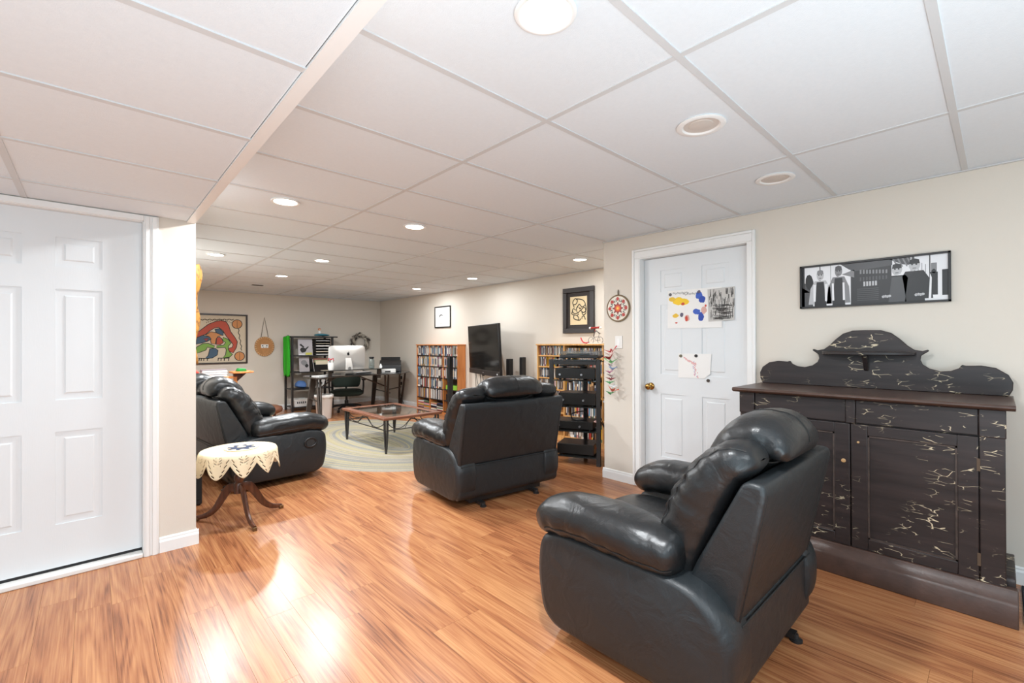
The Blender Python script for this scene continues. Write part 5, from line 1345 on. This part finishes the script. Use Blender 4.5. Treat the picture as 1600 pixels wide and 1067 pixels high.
for k in range(6):
    z = k*.055
    mb = MB().box(-.145, .145, -.17, .17, z, z+.004).box(-.145, -.14, -.17, .17, z, z+.05).box(.14, .145, -.17, .17, z, z+.05).box(-.145, .145, .165, .17, z, z+.05)
    trr = ob('tray', mb, m_black, tr)
    ob('papers', MB().box(-.132, .132, -.165, .15, z+.0045, z+.012+rr.random()*.016), (m_paper, m_cream, m_paper)[k % 3], trr)
o = thing('document_box', 'open black box of papers on the middle shelf of the metal rack', 'box', (3.39, 9.34, .756))
ob('box', MB().box(-.15, .15, -.15, .15, 0, .006).box(-.15, .15, -.15, -.145, .006, .13).box(-.15, .15, .145, .15, .006, .19).box(-.15, -.145, -.145, .145, .006, .17).box(.145, .15, -.145, .145, .006, .17), m_black, o)
for k, (c, h) in enumerate(((m_cream, .205), (mat('pale_green_paper', srgb(190, 196, 150), .7), .22), (mat('salmon_paper', srgb(214, 150, 132), .7), .255), (m_paper, .24))):
    ob('sheets', MB().box(-.135, .135, -.12+.06*k, -.09+.06*k, .007, h), c, o)
o = thing('paper_bundle', 'black file leaning beside the document box on the metal rack', 'file', (3.215, 9.28, .756)); ob('cover', MB().prism([(-.015, 0), (.005, 0), (-.03, .24), (-.05, .24)], lambda a, c, y: (a, y, c), -.08, .1), m_black, o); ob('pages', MB().prism([(.0055, .001), (.012, .001), (-.022, .235), (-.029, .235)], lambda a, c, y: (a, y, c), -.078, .098), m_paper, o)
def basket(label, x, y, z, w_, d_, h, c, cont=None):
    t = thing('plastic_basket', label, 'basket', (x, y, z+.001)); mb = MB(); rings = []
    for k, zz, in ((.86, 0), (1, h), (1.05, h), (1.05, h-.014), (.97, h-.014), (.84, .006)):
        rings.append([(sx*w_/2*k, sy*d_/2*k, zz) for sx, sy in ((-1, -1), (1, -1), (1, 1), (-1, 1))])
    mb.rings(rings); ob('basket', mb, c, t, bevel=.006)
    g_ = MB()
    for i in range(5): g_.box(-w_*.30+i*w_*.13, -w_*.30+i*w_*.13+w_*.06, -d_/2*1.02, -d_/2*.93, h*.45, h*.72)
    ob('slots', g_, m_dark, t)
    if cont:
        for k, (cx_, cy_, ww, hh_, m_) in enumerate(cont): ob('content', MB().box(cx_-ww/2, cx_+ww/2, cy_-.06, cy_+.06, .008, hh_), m_, t, bevel=.004)
basket('white plastic basket on the third shelf down of the metal rack, beside the blue bag', 3.30, 9.34, .43, .25, .3, .15, m_white_plastic, [(-.04, -.03, .1, .21, m_paper), (.06, .02, .08, .19, mat('grey_cover', srgb(120, 118, 116), .5))])
basket('white slotted basket on the lowest shelf of the metal rack, under the jacket', 2.98, 9.33, .085, .28, .3, .14, m_white_plastic)
basket('pale grey basket on the lowest shelf of the metal rack, toward the bin', 3.31, 9.34, .085, .26, .3, .10, mat('pale_grey_plastic', srgb(190, 188, 184), .5), [(-.05, 0, .12, .20, mat('grey_cover', srgb(120, 118, 116), .5)), (.07, 0, .09, .16, m_paper)])
o = ob('blue_bag', pillow([(3.00, 9.33, .437), (3.01, 9.335, .50), (3.02, 9.335, .575)], (1, 0, 0), [.10, .105, .07], [.09, .08, .04], 2.6, .03, .05, 16, 24, .008, 20, 3), mat('blue_bag_cloth', srgb(84, 120, 176), .6), smooth=180); tag(o, 'crumpled blue bag on the third shelf down of the metal rack', 'bag')
o = ob('turquoise_cloth', pillow([(3.28, 9.36, 1.472), (3.40, 9.34, 1.478), (3.54, 9.36, 1.472)], (0, 1, 0), [.10, .12, .10], [.016, .026, .016], 2.4, .04, .04, 18, 20, .01, 18, 6), mat('teal_cloth', srgb(60, 130, 150), .8), smooth=180); tag(o, 'folded turquoise cloth on the top bar of the metal rack', 'cloth')
o = thing('little_doll', 'tiny doll with orange hair sitting on the turquoise cloth of the metal rack', 'doll', (3.37, 9.33, 1.505))
ob('body', MB().lathe([(0, 0), (.03, 0), (.034, .02), (.02, .05), (.012, .058), (0, .06)], 14), m_white, o, smooth=60); ob('head', MB().sph((0, 0, .077), .024, 12, 10), mat('doll_skin', srgb(226, 180, 150), .5), o, smooth=180); ob('hair', MB().sph((0, .006, .084), (.028, .026, .022), 12, 8), mat('orange_yarn', srgb(200, 110, 50), .8), o, smooth=180)

# ---------------------------------------------------------------- behind the loveseat
ot = thing('leather_footstool', 'round brown leather footstool on wooden legs beyond the far arm of the loveseat', 'footstool', (2.00, 7.90, 0))
ob('cushion', MB().lathe([(0, .20), (.20, .20), (.25, .225), (.262, .26), (.25, .30), (.18, .325), (0, .335)], 32), m_brownleather, ot, smooth=180)
for k in range(4):
    a = PI/4+k*PI/2; ob('leg', MB().cyl((.19*math.cos(a), .19*math.sin(a), 0), (.16*math.cos(a), .16*math.sin(a), .205), .014, .022, 10), m_walnut, ot, smooth=40)
ws = thing('wooden_stand', 'honey coloured wooden stand with tilted tray behind the loveseat, under the painting', 'stand', (1.42, 7.0, 0))
ob('post', MB().box(-.022, .022, -.02, .02, .03, .86), m_orangewood, ws, bevel=.003)
ob('tray', MB().box(-.05, .19, -.14, .14, -.011, .011, M=Matrix.Translation((0, 0, .918)) @ Matrix.Rotation(-.02, 4, 'Y')), m_orangewood, ws, bevel=.004)
ob('bracket', MB().prism([(.015, .80), (.022, .80), (.13, .905), (-.03, .905), (-.022, .86), (.015, .86)], lambda a, c, y: (a, y, c), -.02, .02), m_walnut, ws)
ob('side_arm', MB().box(-.15, -.022, -.03, .03, .84, .868), m_orangewood, ws, bevel=.003)
ob('foot', MB().box(-.2, .2, -.03, .03, 0, .03).box(-.03, .03, -.2, .2, 0, .0295), m_orangewood, ws, bevel=.003)
o = ob('green_box', MB().prism([(0, 0), (.115, 0), (.10, .032), (.02, .036)], lambda a, c, y: (a, y, c), -.06, .06), mat('grass_green', srgb(24, 136, 56), .5), loc=(1.43, 7.0, .9335), bevel=.004); tag(o, 'small green box on the tray of the wooden stand behind the loveseat', 'box')
lt = thing('low_console', 'narrow wooden console behind the loveseat carrying books and cloths', 'console table', (.93, 6.55, .05))
ob('table_top', MB().box(-.30, .30, -.16, .16, .83, .855), m_orangewood, lt, bevel=.004)
for sx in (-1, 1):
    for sy in (-1, 1): ob('leg', MB().box(sx*.27-.02, sx*.27+.02, sy*.13-.02, sy*.13+.02, -.05, .83), m_orangewood, lt)
z = .9058
for k, (c, h) in enumerate((((150, 140, 146), .028), ((196, 192, 190), .024), ((120, 106, 112), .03))):
    o = thing('flat_book', ('thick mauve book at the bottom of the pile behind the loveseat', 'pale grey book in the middle of the pile behind the loveseat', 'dark mauve book on top of the pile behind the loveseat')[k], 'book', (1.09, 6.5, z), rr.uniform(-.08, .08), 'books lying behind the loveseat')
    cv = mat('cover_%d' % k, srgb(*c), .5); ob('cover', MB().box(-.13, .13, -.1, .1, 0, .003).box(-.13, .13, -.1, .1, h-.003, h).box(-.13, -.127, -.1, .1, .003, h-.003), cv, o); ob('pages', MB().box(-.1265, .126, -.096, .096, .0032, h-.0032), m_paper, o); z += h+.0006
o = thing('folded_cloth', 'white and red cloth bundled on the console behind the loveseat', 'cloth', (.82, 6.5, .906))
ob('white_fold', pillow([(-.14, 0, .035), (0, 0, .05), (.12, 0, .03)], (0, 1, 0), [.09, .1, .08], [.032, .048, .028], 2.4, .04, .05, 18, 20, .012, 16, 2), mat('pale_pink_cloth', srgb(232, 206, 196), .8), o, smooth=180)
ob('red_fold', pillow([(-.06, -.06, .07), (.03, -.06, .075), (.11, -.06, .05)], (0, 1, 0), [.05, .06, .05], [.018, .024, .018], 2.4, .03, .04, 16, 18, .008, 18, 4), mat('red_cloth', srgb(206, 60, 44), .8), o, smooth=180)
o = ob('grey_cushion', pillow([(-.14, .08, .13), (0, .08, .145), (.12, .08, .12)], (0, 1, 0), [.07, .08, .07], [.03, .045, .03], 2.4, .05, .05, 18, 20, .006, 12, 9), mat('taupe_cloth', srgb(140, 126, 112), .8), smooth=180, loc=(.80, 6.5, .902)); tag(o, 'taupe grey cushion lying on top of the cloth bundle behind the loveseat', 'cushion')
# dark mat at the end of the cupboard
o = ob('dark_mat', MB().box(3.12, 3.60, -1.0, -.07, .0005, .012), mat('navy_rubber', srgb(34, 38, 46), .8, bump=.3, bscale=120), bevel=.004); tag(o, 'dark navy mat on the floor past the end of the cupboard', 'mat')

# dark cabinet speaker behind the end of the door wall
sp = thing('cabinet_speaker', 'dark brown floor speaker half hidden behind the end of the door wall', 'speaker', (4.075, 2.73, 0))
ob('cabinet', MB().box(-.115, .115, -.085, .085, .01, 1.12), mat('dark_walnut_veneer', srgb(58, 46, 38), .4, var=.2, vscale=6, stretch=(4, 4, .6)), sp, bevel=.004)
ob('grille', MB().box(-.122, -.1151, -.075, .075, .30, 1.09), mat('speaker_cloth', (.01, .01, .011), .9), sp, bevel=.002)
for a in (-.09, .09):
    for b_ in (-.06, .06): ob('foot', MB().cyl((a, b_, 0), (a, b_, .011), .012), m_black, sp)
# outlet with plugged in adapters near the desk
wo = thing('wall_outlet', 'white outlet plate with two black adapters on the niche wall beside the desk', 'outlet', (XN, 8.71, .51))
ob('plate', MB().box(-.007, -.001, -.036, .036, -.058, .058), m_white_plastic, wo, bevel=.002)
for z in (-.062, .062): ob('adapter', MB().box(-.05, -.0072, -.025, .025, z-.032, z+.032), m_black, wo, bevel=.004)
ob('cord', MB().tube(spline([(-.04, 0, -.09), (-.04, .02, -.2), (-.05, -.08, -.38), (-.06, -.2, -.49)], 12), .005, 5), m_black, wo, smooth=180)
